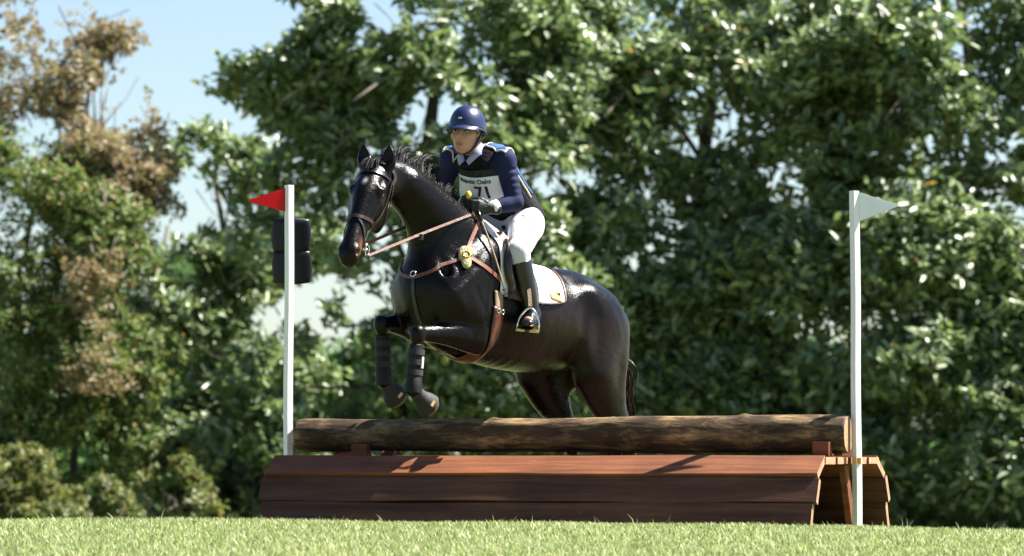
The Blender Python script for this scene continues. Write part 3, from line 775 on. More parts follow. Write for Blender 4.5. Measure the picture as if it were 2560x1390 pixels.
def horse_prims():
    P = [sweep([(-.73, 0, -.02, .15, .15), (-.63, 0, .01, .23, .215), (-.47, 0, .02, .262, .262), (-.22, 0, -.03, .27, .29), (.05, 0, -.05, .28, .305),
                (.26, 0, -.02, .262, .34), (.44, 0, -.005, .235, .345), (.58, 0, -.03, .205, .31), (.69, 0, -.045, .155, .215)], .05)]
    # withers, loin and croup
    P += [sweep([(.12, 0, .26, .05, .05), (.30, 0, .325, .045, .05), (.42, 0, .345, .05, .06), (.52, 0, .34, .06, .09)], .10),
          sweep([(-.28, 0, .20, .11, .06), (-.44, 0, .205, .12, .075), (-.60, 0, .145, .11, .08), (-.75, 0, .04, .06, .06)], .08)]
    # neck
    P += [sweep([(.42, 0, .07, .19, .34), (.58, 0, .205, .160, .265), (.72, -.003, .342, .120, .184), (.86, -.006, .435, .096, .147), (1.0, -.010, .49, .09, .128), (1.15, -.012, .51, .082, .098)], .09, n=5)]
    for s in (-1, 1):
        q = np.array([1, s, 1])
        # shoulder blade, point of shoulder, triceps, pectoral
        P += [sweep([(.40, s * .15, .20, .085, .13), (.52, s * .175, .06, .085, .15), (.66, s * .175, -.09, .08, .12)], .05),
              ell((.48, s * .185, -.13), (.15, .085, .14), .05),
              ell((.67, s * .115, -.13), (.11, .095, .13), .05),
              ell((.42, s * .155, -.22), (.10, .075, .09), .05)]
        # neck muscle and jugular groove
        P += [sweep([(.55, s * .10, .30, .06, .12), (.78, s * .07, .42, .045, .085), (.98, s * .055, .50, .04, .06)], .05)]
        # hip, buttock, flank
        P += [ell((-.40, s * .185, .12), (.10, .07, .09), .08), ell((-.66, s * .13, -.14), (.15, .12, .21), .06), ell((-.54, s * .16, .02), (.18, .12, .19), .06)]
    P += [ell((.70, 0, -.20), (.07, .10, .12), .06), ell((.70, -.06, -.0), (.11, .15, .13), .06), ell((.70, .06, -.0), (.11, .15, .13), .06)]
    for s in (-1, 1):
        # flank hollow, groove behind the shoulder, shoulder/neck line, triceps line, buttock line
        P += [ell((-.335, s * .335, .03), (.085, .075, .15), .05, sub=True)]
        P += [sweep([(.36, s * .305, .12, .035, .035), (.335, s * .325, -.05, .035, .04), (.36, s * .29, -.22, .03, .03)], .05, sub=True)]
        P += [sweep([(.50, s * .245, .26, .018, .018), (.62, s * .265, .10, .016, .016), (.735, s * .250, -.03, .010, .010)], .035, sub=True)]
        P += [sweep([(.58, s * .285, -.02, .016, .016), (.50, s * .295, -.12, .018, .018), (.46, s * .28, -.19, .016, .016)], .03, sub=True)]
        P += [sweep([(.88, s * .125, .27, .020, .020), (.78, s * .165, .13, .024, .024), (.74, s * .17, .04, .020, .020)], .035, sub=True)]
        P += [sweep([(-.52, s * .31, .17, .018, .018), (-.66, s * .305, -.02, .02, .02), (-.70, s * .295, -.20, .018, .018)], .04, sub=True)]
        for i in range(6):
            f0 = .20 - .075 * i
            P += [sweep([(f0 + .02, s * .300, .04, .008, .010), (f0, s * .312, -.08, .008, .010), (f0 - .02, s * .29, -.17, .008, .010)], .03, sub=True)]
    # limbs
    P += leg_front(1, **FL) + leg_front(-1, **FR)
    P += hind(1, **BL) + hind(-1, **BR)
    # dock
    P += [sweep([(-.73, 0, .09, .05, .05), (-.82, 0, .03, .04, .045), (-.89, 0, -.07, .03, .035)], .04)]
    # throat / jaw link
    P += [sweep([hp(.03, 0, -.05, .075, .10), hp(.10, 0, -.045, .075, .09)], .06)]
    # head
    lat = HB
    P += [sweep([hp(-.01, 0, -.015, .066, .075), hp(.08, 0, .0, .082, .098), hp(.17, 0, .0, .083, .108), hp(.27, 0, .008, .062, .088), hp(.37, 0, .014, .05, .066),
                 hp(.46, 0, .014, .049, .058), hp(.52, 0, .008, .052, .054), hp(.555, 0, -.002, .044, .042)], .03, lat=lat, n=4)]
    for s in (-1, 1):
        P += [he(.20, s * .042, -.082, (.105, .036, .078), .03),            # jowl
              he(.140, s * .072, .046, (.044, .024, .030), .025),           # brow
              sweep([hp(.20, s * .075, .018, .012, .014), hp(.30, s * .057, .015, .010, .012), hp(.38, s * .046, .01, .008, .008)], .02, lat=lat),  # facial crest
              he(.525, s * .036, .022, (.036, .022, .028), .016)]          # nostril flare
        P += [he(.530, s * .056, .024, (.024, .018, .013), .008, sub=True), # nostril
              he(.165, s * .099, .034, (.020, .012, .013), .010, sub=True),  # eye socket
              he(.11, s * .085, .068, (.03, .02, .02), .02, sub=True)]       # hollow over the eye
    P += [he(.50, 0, -.052, (.042, .033, .026), .022), he(.555, 0, -.026, (.022, .034, .018), .012)]
    P += [sweep([hp(.575, -.05, -.019, .006, .006), hp(.588, 0, -.017, .006, .006), hp(.575, .05, -.019, .006, .006)], .01, lat=HC, sub=True)]
    return P

def ear_prims(s, tip):
    b = Hd(-.005, s * .050, .015); t = np.array(tip); d = t - b
    out = HB * s
    n = np.cross(d, out); n /= np.linalg.norm(n)
    lat = HB
    m1 = b + d * .40 + out * .008
    return [sweep([(*b, .034, .030), (*(b + d * .2 + out * .004), .040, .030), (*m1, .041, .026), (*(b + d * .75 + out * .003), .027, .016), (*t, .005, .005)], .02, lat=lat, n=4)], \
           [sweep([(*(b + d * .25 + HC * .026), .019, .012), (*(m1 + HC * .024), .023, .014), (*(b + d * .74 + HC * .014), .013, .008), (*(b + d * .9 + HC * .008), .004, .004)], .008, lat=lat, sub=True)]

def crop_field(prims, cuts, lo, hi, vox):
    """cuts: list of (point, normal); keeps the side the normal points away from"""
    F = Field(lo, hi, vox).add(prims)
    X, Y, Z = np.meshgrid(*F.ax, indexing='ij')
    for (p, n) in cuts:
        n = np.array(n, float); n /= np.linalg.norm(n)
        d = (X - p[0]) * n[0] + (Y - p[1]) * n[1] + (Z - p[2]) * n[2]
        F.D = np.maximum(F.D, d.astype(np.float32))
    return F.mesh()

def L_of(px, py, l):
    """horse-frame point for a place seen at px, py with lateral offset l (used for laying out tack)"""
    f, u = .4, .3
    for _ in range(6):
        Y = (np.array([f, l, u]) @ HM.T * HSC + HO)[1]
        s = 460 * 26 / (26 + Y)
        X = ((px - 1280) / s - HO[0]) / HSC - l * HL[0]; Z = (EYE + (1135 - py) / s - HO[2]) / HSC - l * HL[2]
        A = np.array([[HF[0], HU[0]], [HF[2], HU[2]]]); f, u = np.linalg.solve(A, [X, Z])
    return np.array([f, l, u])

def build_horse():
    P = horse_prims()
    sub_late = []
    for s, tip in ((1, Hd(-.112, .062, .095)), (-1, Hd(-.115, -.078, .09))):
        a, b = ear_prims(s, tip); P += a; sub_late += b
    P += sub_late
    for q in (FL, FR, BL, BR): P.append(hoof_prim(q['fet'], q['hoof']))
    F = Field((-1.25, -.48, -1.25), (1.62, .48, .90), .009).add(P)
    X, Y, Z = np.meshgrid(*F.ax, indexing='ij')
    for q in (FL, FR, BL, BR):
        ho = np.array(q['hoof']); d = ho - np.array(q['fet']); d /= np.linalg.norm(d)
        t = (X - ho[0]) * d[0] + (Y - ho[1]) * d[1] + (Z - ho[2]) * d[2]
        near = (X - ho[0]) ** 2 + (Y - ho[1]) ** 2 + (Z - ho[2]) ** 2 < .17 ** 2
        F.D = np.where(near, np.maximum(F.D, (t - .062).astype(np.float32)), F.D)
    V, Q = F.mesh()
    global HBVH, HV, HQ
    HV, HQ = V, Q
    HBVH = BVHTree.FromPolygons([tuple(v) for v in V], [tuple(q) for q in Q])
    base = W((0, 0, -1.216)); base[2] = float(gz(base[0], base[1]))
    root = empty('horse', tuple(base), 'black bay horse jumping over the log with both forelegs folded', 'horse')
    body = mesh_obj('body', W(V), Q, M['coat'], root, True)
    # coat colours of the animal itself: black points, dark brown flank, tan muzzle, grey-brown hooves
    rng = np.random.default_rng(8)
    col = np.tile(np.array([.0036, .0028, .0026]), (len(V), 1))
    f, l, u = V.T
    w = np.exp(-((f + .25) / .42) ** 2 - ((u + .12) / .20) ** 2)
    col += w[:, None] * np.array([.009, .0044, .0027])
    w = np.exp(-((f + .75) / .14) ** 2 - ((u + .1) / .3) ** 2); col += w[:, None] * np.array([.006, .003, .0018])
    hd = (V - HP) @ HMat.T / HS
    w = np.exp(-((hd[:, 0] - .475) / .05) ** 2 - ((np.abs(hd[:, 1]) - .05) / .028) ** 2 - ((hd[:, 2] - .0) / .035) ** 2) * (f > .9)
    col += w[:, None] * np.array([.17, .075, .038])
    w = np.exp(-((hd[:, 0] - .17) / .035) ** 2 - ((np.abs(hd[:, 1]) - .09) / .03) ** 2 - ((hd[:, 2] - .0) / .03) ** 2) * (f > .9)
    col += w[:, None] * np.array([.03, .02, .015])
    # star on the forehead
    w = np.exp(-((hd[:, 0] - .135) / .016) ** 2 - ((hd[:, 1] + .0) / .010) ** 2) * (hd[:, 2] > .05) * (f > .9)
    col += w[:, None] * .45
    for q in (FL, FR, BL, BR):
        fe, ho = np.array(q['fet']), np.array(q['hoof']); d = (ho - fe) / np.linalg.norm(ho - fe)
        t = (V - ho) @ d; r = np.linalg.norm(V - ho - t[:, None] * d, axis=1)
        hm = (t > .004) & (r < .09) & (t < .12); col[hm] = (.12, .085, .05)
    bake_tint(body, np.concatenate([col, np.ones((len(V), 1))], 1))
    # eyes
    me = material('eye', (.012, .006, .004), .05, spec=.8, coat=1)
    for s in (-1, 1):
        V2, Q2 = blob(Hd(.165, s * .080, .034) - .03, Hd(.165, s * .080, .034) + .03, .004, [he(.165, s * .078, .034, (.020, .015, .016), .004)])
        mesh_obj('eye', W(V2), Q2, me, body, True)
    return root, body
horse, horse_body = build_horse()

# ---- strands: mane, forelock, tail
def strands(name, roots, path_fn, n, wid, mat, parent, seed, segs=7):
    rng = np.random.default_rng(seed); V = []; F = []
    for i in range(n):
        P = path_fn(rng, i / n, segs)
        w = wid * rng.uniform(.6, 1.3); sd = rng.normal(size=3); 
        b = len(V)
        for k, p in enumerate(P):
            t = P[min(k + 1, len(P) - 1)] - P[max(k - 1, 0)]; a = np.cross(t, sd); a /= np.linalg.norm(a) + 1e-9
            ww = w * (1 - .85 * (k / (len(P) - 1)) ** 2)
            V.append(p - a * ww); V.append(p + a * ww)
        for k in range(len(P) - 1):
            F.append((b + 2 * k, b + 2 * k + 1, b + 2 * k + 3, b + 2 * k + 2))
    o = mesh_obj(name, W(np.array(V)), F, mat, parent, True)
    return o

CREST = catmull([(1.165, -.012, .60), (1.02, -.01, .612), (.86, -.008, .575), (.70, -.004, .515), (.54, 0, .425)], 10)
def mane_path(rng, s, segs):
    q = s * .92 + rng.normal() * .015
    i = min(max(q, 0), .999) * (len(CREST) - 1); k = int(i); p = CREST[k] + (CREST[k + 1] - CREST[k]) * (i - k)
    hit = HBVH.find_nearest(Vector(p))
    p = np.array(hit[0]) if hit[0] is not None else p
    p = p + np.array([0, rng.normal() * .006, -.004])
    # two flying locks: a wispy one by the poll and a heavier one further down
    lock = .75 + .75 * math.exp(-((q - .52) / .12) ** 2) + .35 * math.exp(-((q - .24) / .10) ** 2) - .35 * math.exp(-((q - .37) / .05) ** 2)
    L = .125 * lock * rng.uniform(.75, 1.15)
    cl = math.sin(q * 70) * .5 + math.sin(q * 31 + 1) * .5
    d0 = np.array([-.15 + .12 * cl + rng.normal() * .07, -.15 + .15 * cl + rng.normal() * .08, 1.0]); d1 = np.array([-1.0, -.55 + .3 * cl + rng.normal() * .15, -.35 + .3 * cl + rng.normal() * .18])
    pts = [p]; cur = p
    for k in range(segs):
        t = ((k + .5) / segs) ** .8; d = d0 * (1 - t) + d1 * t; d = d / np.linalg.norm(d); cur = cur + d * L * 1.3 / segs; pts.append(cur)
    return pts
strands('mane', None, mane_path, 4200, .0014, M['hair'], horse, 4)
def forelock_path(rng, s, segs):
    p = Hd(.0, rng.normal() * .018, .075 + rng.normal() * .004)
    d0 = HC * .6 - HA * .5; d1 = HA + HB * rng.normal() * .25 + HC * .05
    pts = [p]; cur = p; L = .12 * rng.uniform(.6, 1.1)
    for k in range(segs):
        t = (k + .5) / segs; d = d0 * max(0, 1 - 2.2 * t) + d1 * t; d = d / np.linalg.norm(d); cur = cur + d * L / segs; pts.append(cur)
    return pts
strands('forelock', None, forelock_path, 160, .0018, M['hair'], horse, 5)
def tail_path(rng, s, segs):
    t0 = rng.random() ** .7
    p = np.array([-.79 - .09 * t0, rng.normal() * .028, .05 - .15 * t0])
    e = np.array([-1.06 + rng.normal() * .05, .02 + rng.normal() * .05, -.55 - rng.random() * .35])
    m = np.array([-.925 + rng.normal() * .024, .01 + rng.normal() * .04, -.22 + rng.normal() * .03])
    return list(catmull([p, m, e], 5))
strands('tail', None, tail_path, 2200, .0030, M['tailhair'], horse, 6)

# ------------------------------------------------------------------ tack
M['brown_leather'] = material('brown_leather', (.10, .036, .018), .42, col2=(.17, .065, .034), nscale=20, bump=.1)
M['tan_leather'] = material('tan_leather', (.17, .058, .028), .45, col2=(.26, .10, .052), nscale=15, bump=.1)
M['dark_leather'] = material('dark_leather', (.018, .011, .008), .38, col2=(.035, .02, .014), nscale=12, bump=.1)
M['black_leather'] = material('black_leather', (.008, .008, .010), .30, bump=.05)
M['bridle'] = material('bridle', (.022, .012, .009), .35, col2=(.045, .026, .019), nscale=30)
M['steel'] = material('steel', (.75, .74, .72), .18, metal=1)
M['brass'] = material('brass', (.80, .58, .18), .3, metal=1)
M['white_cloth'] = material('white_cloth', (.80, .80, .82), .85, bump=.15, bscale=120, sheen=.2)
M['fleece'] = material('fleece', (.42, .33, .12), .95, col2=(.58, .50, .26), nscale=60, bump=1, bscale=80, sheen=.3)
M['elastic'] = material('elastic', (.30, .21, .14), .8, bump=.3, bscale=150)
M['girth'] = material('girth', (.075, .018, .011), .42, col2=(.13, .036, .022), nscale=14, bump=.15)
M['neoprene'] = material('neoprene', (.005, .005, .006), .6, bump=.2, bscale=200, spec=.3)
M['neoprene_grey'] = material('neoprene_grey', (.009, .0085, .009), .7, bump=.2, bscale=200, sheen=.05)
M['grey_label'] = material('grey_label', (.55, .53, .52), .6)
M['yellow'] = material('yellow', (.72, .50, .04), .6)
M['gold'] = material('gold', (.62, .40, .14), .6)

def snap(p, off):
    h = HBVH.find_nearest(Vector(p))
    return np.array(h[0]) + np.array(h[1]) * off, np.array(h[1])

def ribbon(name, pts, width, thick, mat, parent, snapped=True, off=.004, n=6, nrm=None, lift=None, taper=None):
    """strap of rectangular section; points in the horse frame, laid on the body when snapped"""
    P = catmull(pts, n) if len(pts) > 2 else np.array([np.array(pts[0]) + (np.array(pts[1]) - np.array(pts[0])) * t for t in np.linspace(0, 1, n * 2)])
    Q = []; N = []
    for p in P:
        if snapped:
            q, nn = snap(p, off)
        else:
            q, nn = p, np.array(nrm if nrm is not None else (0, 1, 0), float)
        Q.append(q); N.append(nn)
    Q = np.array(Q); N = np.array(N)
    if snapped:
        for _ in range(3):
            Q[1:-1] = .5 * Q[1:-1] + .25 * (Q[:-2] + Q[2:]); N[1:-1] = .5 * N[1:-1] + .25 * (N[:-2] + N[2:])
    V = []; F = []
    for i in range(len(Q)):
        t = Q[min(i + 1, len(Q) - 1)] - Q[max(i - 1, 0)]; t /= np.linalg.norm(t) + 1e-9
        w = np.cross(N[i], t); w /= np.linalg.norm(w) + 1e-9; nn = np.cross(t, w)
        for (a, b) in ((-1, 0), (1, 0), (1, 1), (-1, 1)):
            V.append(Q[i] + w * a * width / 2 + nn * b * thick)
    for i in range(len(Q) - 1):
        for k in range(4):
            k2 = (k + 1) % 4; F.append((i * 4 + k, i * 4 + k2, i * 4 + 4 + k2, i * 4 + 4 + k))
    m = len(Q) - 1; F += [(3, 2, 1, 0), (m * 4, m * 4 + 1, m * 4 + 2, m * 4 + 3)]
    return mesh_obj(name, W(np.array(V)), F, mat, parent)

def tubeL(name, pts, rad, mat, parent, n=8, sm=True):
    mb = MB(); mb.tube([W(p) for p in pts], rad, n); return mb.build(name, mat, parent, sm)

def ringL(c, nrm, r, rad, k=16):
    nrm = np.array(nrm, float); nrm /= np.linalg.norm(nrm); a = np.cross(nrm, (.3, .2, .9)); a /= np.linalg.norm(a); b = np.cross(nrm, a)
    return [np.array(c) + r * (math.cos(2 * math.pi * i / k) * a + math.sin(2 * math.pi * i / k) * b) for i in range(k + 1)], rad

def radial(f, ph, off, uc=-.04):
    """point on the barrel at station f, angle ph from the top (positive to the left)"""
    d = Vector((0, math.sin(ph), math.cos(ph)))
    o = Vector((f, 0, uc)) + d * 1.2
    h = HBVH.ray_cast(o, -d)
    return np.array(h[0]) + np.array(d) * off, np.array(d)

def wrap_sheet(name, f0, f1, phs, nf, off, thick, mat, parent, edge=0):
    """sheet on the barrel: f0(ph), f1(ph) give its front and back edge at every angle"""
    V = []; F = []; n = len(phs)
    for lay in (0, 1):
        for ph in phs:
            a, b = f0(ph), f1(ph)
            for i in range(nf + 1):
                s = i / nf
                e = min(s, 1 - s) * nf
                o = off + lay * thick * (1 if 0 < i < nf else .35)
                p, d = radial(a + (b - a) * s, ph, o); V.append(p)
    m = (nf + 1) * n
    for j in range(n - 1):
        for i in range(nf):
            a = j * (nf + 1) + i; F.append((a, a + 1, a + nf + 2, a + nf + 1)); F.append((m + a, m + a + nf + 1, m + a + nf + 2, m + a + 1))
    rim = [i for i in range(nf)] + [nf + j * (nf + 1) for j in range(n - 1)] + [(n - 1) * (nf + 1) + i for i in range(nf, 0, -1)] + [j * (nf + 1) for j in range(n - 1, 0, -1)]
    for q in range(len(rim)):
        a, b = rim[q], rim[(q + 1) % len(rim)]; F.append((a, m + a, m + b, b))
    V = np.array(V)
    o = mesh_obj(name, W(V), F, mat, parent, True)
    bm = bmesh.new(); bm.from_mesh(o.data); bmesh.ops.recalc_face_normals(bm, faces=bm.faces); bm.to_mesh(o.data); bm.free()
    return o

def base_at(p):
    return tuple(W(p))

def build_tack():
    # ---- saddle pad
    pad = empty('saddle_pad', base_at((.12, 0, .32)), 'white saddle pad with gold trim showing under the saddle', 'saddle pad')
    def pf(ph): a = abs(ph); return .415 - .03 * max(0, a - .6)
    def pb(ph):
        a = abs(ph); x = min(a / 1.35, 1)
        return -.19 + .06 * x + (.16 * max(0, (a - 1.18) / .22) ** 2 if a > 1.18 else 0)
    phs = np.linspace(-1.42, 1.42, 57)
    wrap_sheet('quilt', pf, pb, phs, 16, .006, .012, M['white_cloth'], pad)
    for s in (1, -1):
        wrap_sheet('binding', lambda ph: pb(ph) + .006, lambda ph: pb(ph) - .008, s * np.linspace(.35, 1.42, 26), 2, .012, .010, M['brown_leather'], pad)
    # gold crest with a dark centre on the rear corner
    wrap_sheet('emblem', lambda ph: -.012 + .05 * math.sin((ph - 1.0) * 9) * .4, lambda ph: -.105 + .03 * math.sin((ph - .9) * 8) * .4, np.linspace(.92, 1.28, 9), 6, .019, .003, M['gold'], pad)
    wrap_sheet('emblem_centre', lambda ph: -.06, lambda ph: -.085, np.linspace(1.10, 1.15, 4), 3, .023, .003, M['dark_leather'], pad)
    # ---- saddle
    sd = empty('saddle', base_at((.15, 0, .36)), 'dark brown leather jumping saddle under the rider', 'saddle')
    V, Q = blob((-.25, -.25, .2), (.50, .25, .60), .008, [
        sweep([(.395, 0, .375, .05, .035), (.33, 0, .385, .07, .035), (.26, 0, .345, .09, .035), (.18, 0, .33, .11, .04), (.10, 0, .33, .12, .04), (.05, 0, .345, .11, .03)], .03, n=5),
        sweep([(.385, -.11, .29, .03, .03), (.40, -.05, .365, .03, .03), (.405, 0, .39, .03, .028), (.40, .05, .365, .03, .03), (.385, .11, .29, .03, .03)], .03, lat=(1, 0, 0), n=4),
        sweep([(.30, .13, .27, .05, .05), (.16, .14, .24, .05, .06), (.07, .11, .25, .04, .05)], .05), sweep([(.30, -.13, .27, .05, .05), (.16, -.14, .24, .05, .06), (.07, -.11, .25, .04, .05)], .05)])
    mesh_obj('seat', W(V), Q, M['dark_leather'], sd, True)
    for s in (1, -1):
        fl = wrap_sheet('flap', lambda ph: .345 + .055 * math.sin(min(1, max(0, (abs(ph) - .5) / .75)) * math.pi), lambda ph: .13 - .02 * math.sin((abs(ph) - .5) * 2.4), s * np.linspace(.50, 1.50, 24), 8, .022, .010, M['dark_leather'], sd)
        kr = [radial(.335 + .045 * math.sin(min(1, max(0, (a - .5) / .75)) * math.pi), s * a, .045)[0] for a in np.linspace(.55, 1.40, 12)]
        tubeL('knee_roll', kr, [.014 + .012 * math.sin(math.pi * i / 11) for i in range(12)], M['dark_leather'], sd, 8)
        skp = [radial(.31 + .0 * a, s * a, .036)[0] for a in np.linspace(.42, .62, 5)]
        ribbon('skirt', [radial(.36, s * .40, .045)[0], radial(.335, s * .56, .045)[0], radial(.27, s * .66, .045)[0]], .055, .006, M['tan_leather'] if s > 0 else M['dark_leather'], sd, snapped=False, nrm=(0, s, .4))
    # ---- girth
    gi = empty('girth', base_at((.385, 0, -.37)), 'red brown leather girth with tan elastic passing under the horse behind the elbow', 'girth')
    g0 = lambda ph: .425 - .03 * (abs(ph) - 1.5)
    wrap_sheet('leather', lambda ph: g0(ph) + .028 * min(1, (abs(ph) - 1.2) * 2), lambda ph: g0(ph) - .052 - .028 * min(1, (abs(ph) - 1.2) * 2), np.concatenate([np.linspace(1.72, math.pi, 24), np.linspace(math.pi, 2 * math.pi - 1.72, 24)[1:]]), 6, .006, .012, M['girth'], gi)
    for s in (1, -1):
        wrap_sheet('elastic', lambda ph: g0(ph) + .014, lambda ph: g0(ph) - .062, s * np.linspace(1.40, 1.74, 9), 4, .008, .006, M['elastic'], gi)
        for df in (.0, -.045):
            p, d = radial(g0(1.78) + df - .005, s * 1.79, .022); ring, r = ringL(p, d, .012, .0028); tubeL('buckle', ring, r, M['steel'], gi, 6)
    # ---- breastplate
    bp = empty('breastplate', base_at(L_of(1172, 640, .2)), 'brown leather breastplate with yellow fleece pads across the shoulders', 'breastplate')
    ringp = L_of(1168, 632, .235)
    ribbon('wither_strap', [L_of(1187, 548, .10), L_of(1180, 585, .16), L_of(1172, 622, .21)], .022, .005, M['tan_leather'], bp)
    ribbon('girth_strap', [L_of(1172, 634, .23), L_of(1215, 668, .26), L_of(1262, 700, .285)], .023, .005, M['tan_leather'], bp)
    ribbon('chest_strap', [L_of(1160, 634, .225), L_of(1110, 645, .21), L_of(1060, 668, .15), L_of(1020, 690, .02), L_of(1000, 680, -.10), L_of(990, 640, -.2), (.45, -.26, .12)], .020, .005, M['brown_leather'], bp, n=8)
    ribbon('martingale_strap', [L_of(1038, 690, .03), L_of(1040, 740, .03), (.69, .03, -.24), (.62, .02, -.34), (.5, 0, -.38), (.40, 0, -.39)], .022, .004, M['black_leather'], bp)
    ribbon('wither_strap', [(.50, -.10, .38), (.50, -.18, .28), (.47, -.25, .16)], .026, .005, M['tan_leather'], bp)
    ribbon('girth_strap', [(.47, -.25, .14), (.42, -.27, .05), (.38, -.29, -.02)], .028, .005, M['tan_leather'], bp)
    for s in (1, -1):
        c, nn = snap(ringp * np.array([1, s, 1]), .014)
        t1 = np.cross(nn, (0, 0, 1)); t1 /= np.linalg.norm(t1); t2 = np.cross(nn, t1)
        MM = np.stack([nn, t1, t2])
        a1 = .75 * t2 + .66 * t1 * s; a2 = np.cross(nn, a1)
        V, Q = blob(c - .10, c + .10, .006, [ell(c + t2 * -.030, (.016, .042, .036), .012, MM), ell(c - t2 * .0 + t1 * .014, (.015, .030, .040), .012, MM), ell(c + t2 * .042 - t1 * .004, (.015, .028, .042), .012, MM)])
        mesh_obj('fleece_pad', W(V), Q, M['fleece'], bp, True)
        ring, r = ringL(c + nn * .017, nn, .020, .004); tubeL('ring', ring, r, M['brass'], bp, 6)
    cd_, nn = snap(L_of(1036, 686, .03), .012); ring, r = ringL(cd_, nn, .016, .004); tubeL('ring', ring, r, M['steel'], bp, 6)
    # ---- bridle
    br = empty('bridle', base_at(Hd(.1, 0, .1)), 'dark brown leather bridle with noseband and reins on the horse', 'bridle')
    BR_ = M['bridle']
    ribbon('browband', [Hd(.045, -.092, .005), Hd(.055, -.075, .06), Hd(.065, -.035, .105), Hd(.068, 0, .115), Hd(.065, .035, .105), Hd(.055, .075, .06), Hd(.045, .092, .005)], .015, .005, M['black_leather'], br, n=8)
    ribbon('headpiece', [Hd(.05, .10, -.02), Hd(.0, .085, -.02), Hd(-.02, .04, .055), Hd(-.025, 0, .075), Hd(-.02, -.04, .055), Hd(.0, -.085, -.02), Hd(.05, -.10, -.02)], .026, .005, BR_, br)
    for s in (1, -1):
        ribbon('cheekpiece', [Hd(.05, s * .095, -.012), Hd(.16, s * .09, -.035), Hd(.28, s * .07, -.035), Hd(.42, s * .055, -.03)], .013, .005, BR_, br)
        ribbon('throatlatch', [Hd(.04, s * .09, -.03), Hd(.12, s * .085, -.11), Hd(.19, s * .06, -.165), Hd(.21, s * .02, -.17)], .012, .004, BR_, br)
        # bit: loose ring at the corner of the mouth
        c = Hd(.462, s * .066, -.035); ring, r = ringL(c, HB, .032, .0045); tubeL('bit_ring', ring, r, M['steel'], br, 6)
    tubeL('mouthpiece', [Hd(.462, -.066, -.035), Hd(.462, 0, -.035), Hd(.462, .066, -.035)], .007, M['steel'], br, 8)
    ribbon('noseband', [Hd(.285, 0, -.10), Hd(.30, -.06, -.06), Hd(.325, -.062, .02), Hd(.345, -.03, .085), Hd(.348, 0, .095), Hd(.345, .03, .085), Hd(.325, .062, .02), Hd(.30, .06, -.06), Hd(.285, 0, -.10)], .020, .006, BR_, br, n=8)
    ribbon('flash_strap', [Hd(.34, 0, .09), Hd(.39, .045, .045), Hd(.445, .056, -.005), Hd(.475, .05, -.05), Hd(.485, 0, -.08), Hd(.475, -.05, -.05), Hd(.445, -.056, -.005), Hd(.39, -.045, .045), Hd(.34, 0, .09)], .012, .005, BR_, br, n=6)
    # reins
    global HANDL, HANDR
    HANDL = L_of(1180, 520, .125); HANDR = L_of(1152, 505, -.07)
    bl = Hd(.475, .068, -.065); brp = Hd(.475, -.068, -.065)
    ribbon('rein', [bl, (bl + HANDL) / 2 + np.array([0, .012, -.012]), L_of(1176, 537, .15)], .014, .005, M['brown_leather'], br, snapped=False, nrm=(.35, .9, .25), n=10)
    ribbon('rein', [brp, (brp + HANDR) / 2 + np.array([0, -.05, -.02]), HANDR + np.array([0, -.03, -.02])], .017, .005, M['brown_leather'], br, snapped=False, nrm=(.2, -.9, .25), n=10)
    ribbon('rein', [L_of(1180, 530, .15), L_of(1192, 556, .13), L_of(1165, 560, .09), L_of(1158, 520, .0), HANDR], .015, .004, M['brown_leather'], br, snapped=False, nrm=(.5, .8, .2), n=8)
    st = (bl + L_of(1176, 537, .15)) / 2 + np.array([0, .012, -.012]); mb = MB(); mb.box(W(st), Wd((.008, 0, 0)), Wd((0, .010, 0)), Wd((0, 0, .017))); mb.build('rein_stop', BR_, br, bevel=.003)
    # ---- leg boots and bell boots on the forelegs
    for nm, q, lab, lab2 in (('left', FL, 'black padded boot with pale label on the near foreleg', 'dark rubber bell boot over the near fore hoof'), ('right', FR, 'black padded boot on the far foreleg nearest the red flag', 'dark rubber bell boot over the far fore hoof nearest the red flag')):
        k, fe, ho = (np.array(q[x]) for x in ('knee', 'fet', 'hoof'))
        d = fe - k; dn = d / np.linalg.norm(d)
        root = empty('tendon_boot', base_at(fe), lab, 'leg boot', 'boots on the forelegs')
        lo = np.minimum(k, fe) - .12; hi = np.maximum(k, fe) + .12
        V, Q = crop_field([sweep([(*(k + d * .14), .036, .044), (*(k + d * .32), .035, .043), (*(k + d * .70), .035, .042), (*(k + d * .93), .045, .050), (*(k + d * 1.16), .046, .050)], .01, n=4),
                           sweep([(*(k + d * .30 - np.cross(dn, (0, 1, 0)) * -.030), .020, .016), (*(k + d * .80 - np.cross(dn, (0, 1, 0)) * -.032), .022, .018)], .012, n=3)],
                          [(k + d * .20, -dn), (k + d * 1.07, dn)], lo, hi, .005)
        mesh_obj('shell', W(V), Q, M['neoprene'], root, True)
        e1 = np.array([1., 0, 0]) - dn * dn[0]; e1 /= np.linalg.norm(e1); e2 = np.cross(dn, e1)
        for t in (.34, .52, .70):
            c = k + d * t; pts = [c + .0375 * math.sin(a) * e2 * (1 if e2[1] > 0 else -1) + .0455 * math.cos(a) * e1 for a in np.linspace(0, 2 * math.pi, 25)]
            V2 = []; F2 = []
            for p in pts:
                n_ = (p - c) / np.linalg.norm(p - c)
                for (a_, b_) in ((-.015, 0), (.015, 0), (.015, .004), (-.015, .004)): V2.append(p + dn * a_ + n_ * b_)
            for i in range(24):
                for kk in range(4): F2.append((i * 4 + kk, i * 4 + (kk + 1) % 4, i * 4 + 4 + (kk + 1) % 4, i * 4 + 4 + kk))
            mesh_obj('strap', W(np.array(V2)), F2, M['neoprene_grey'], root)
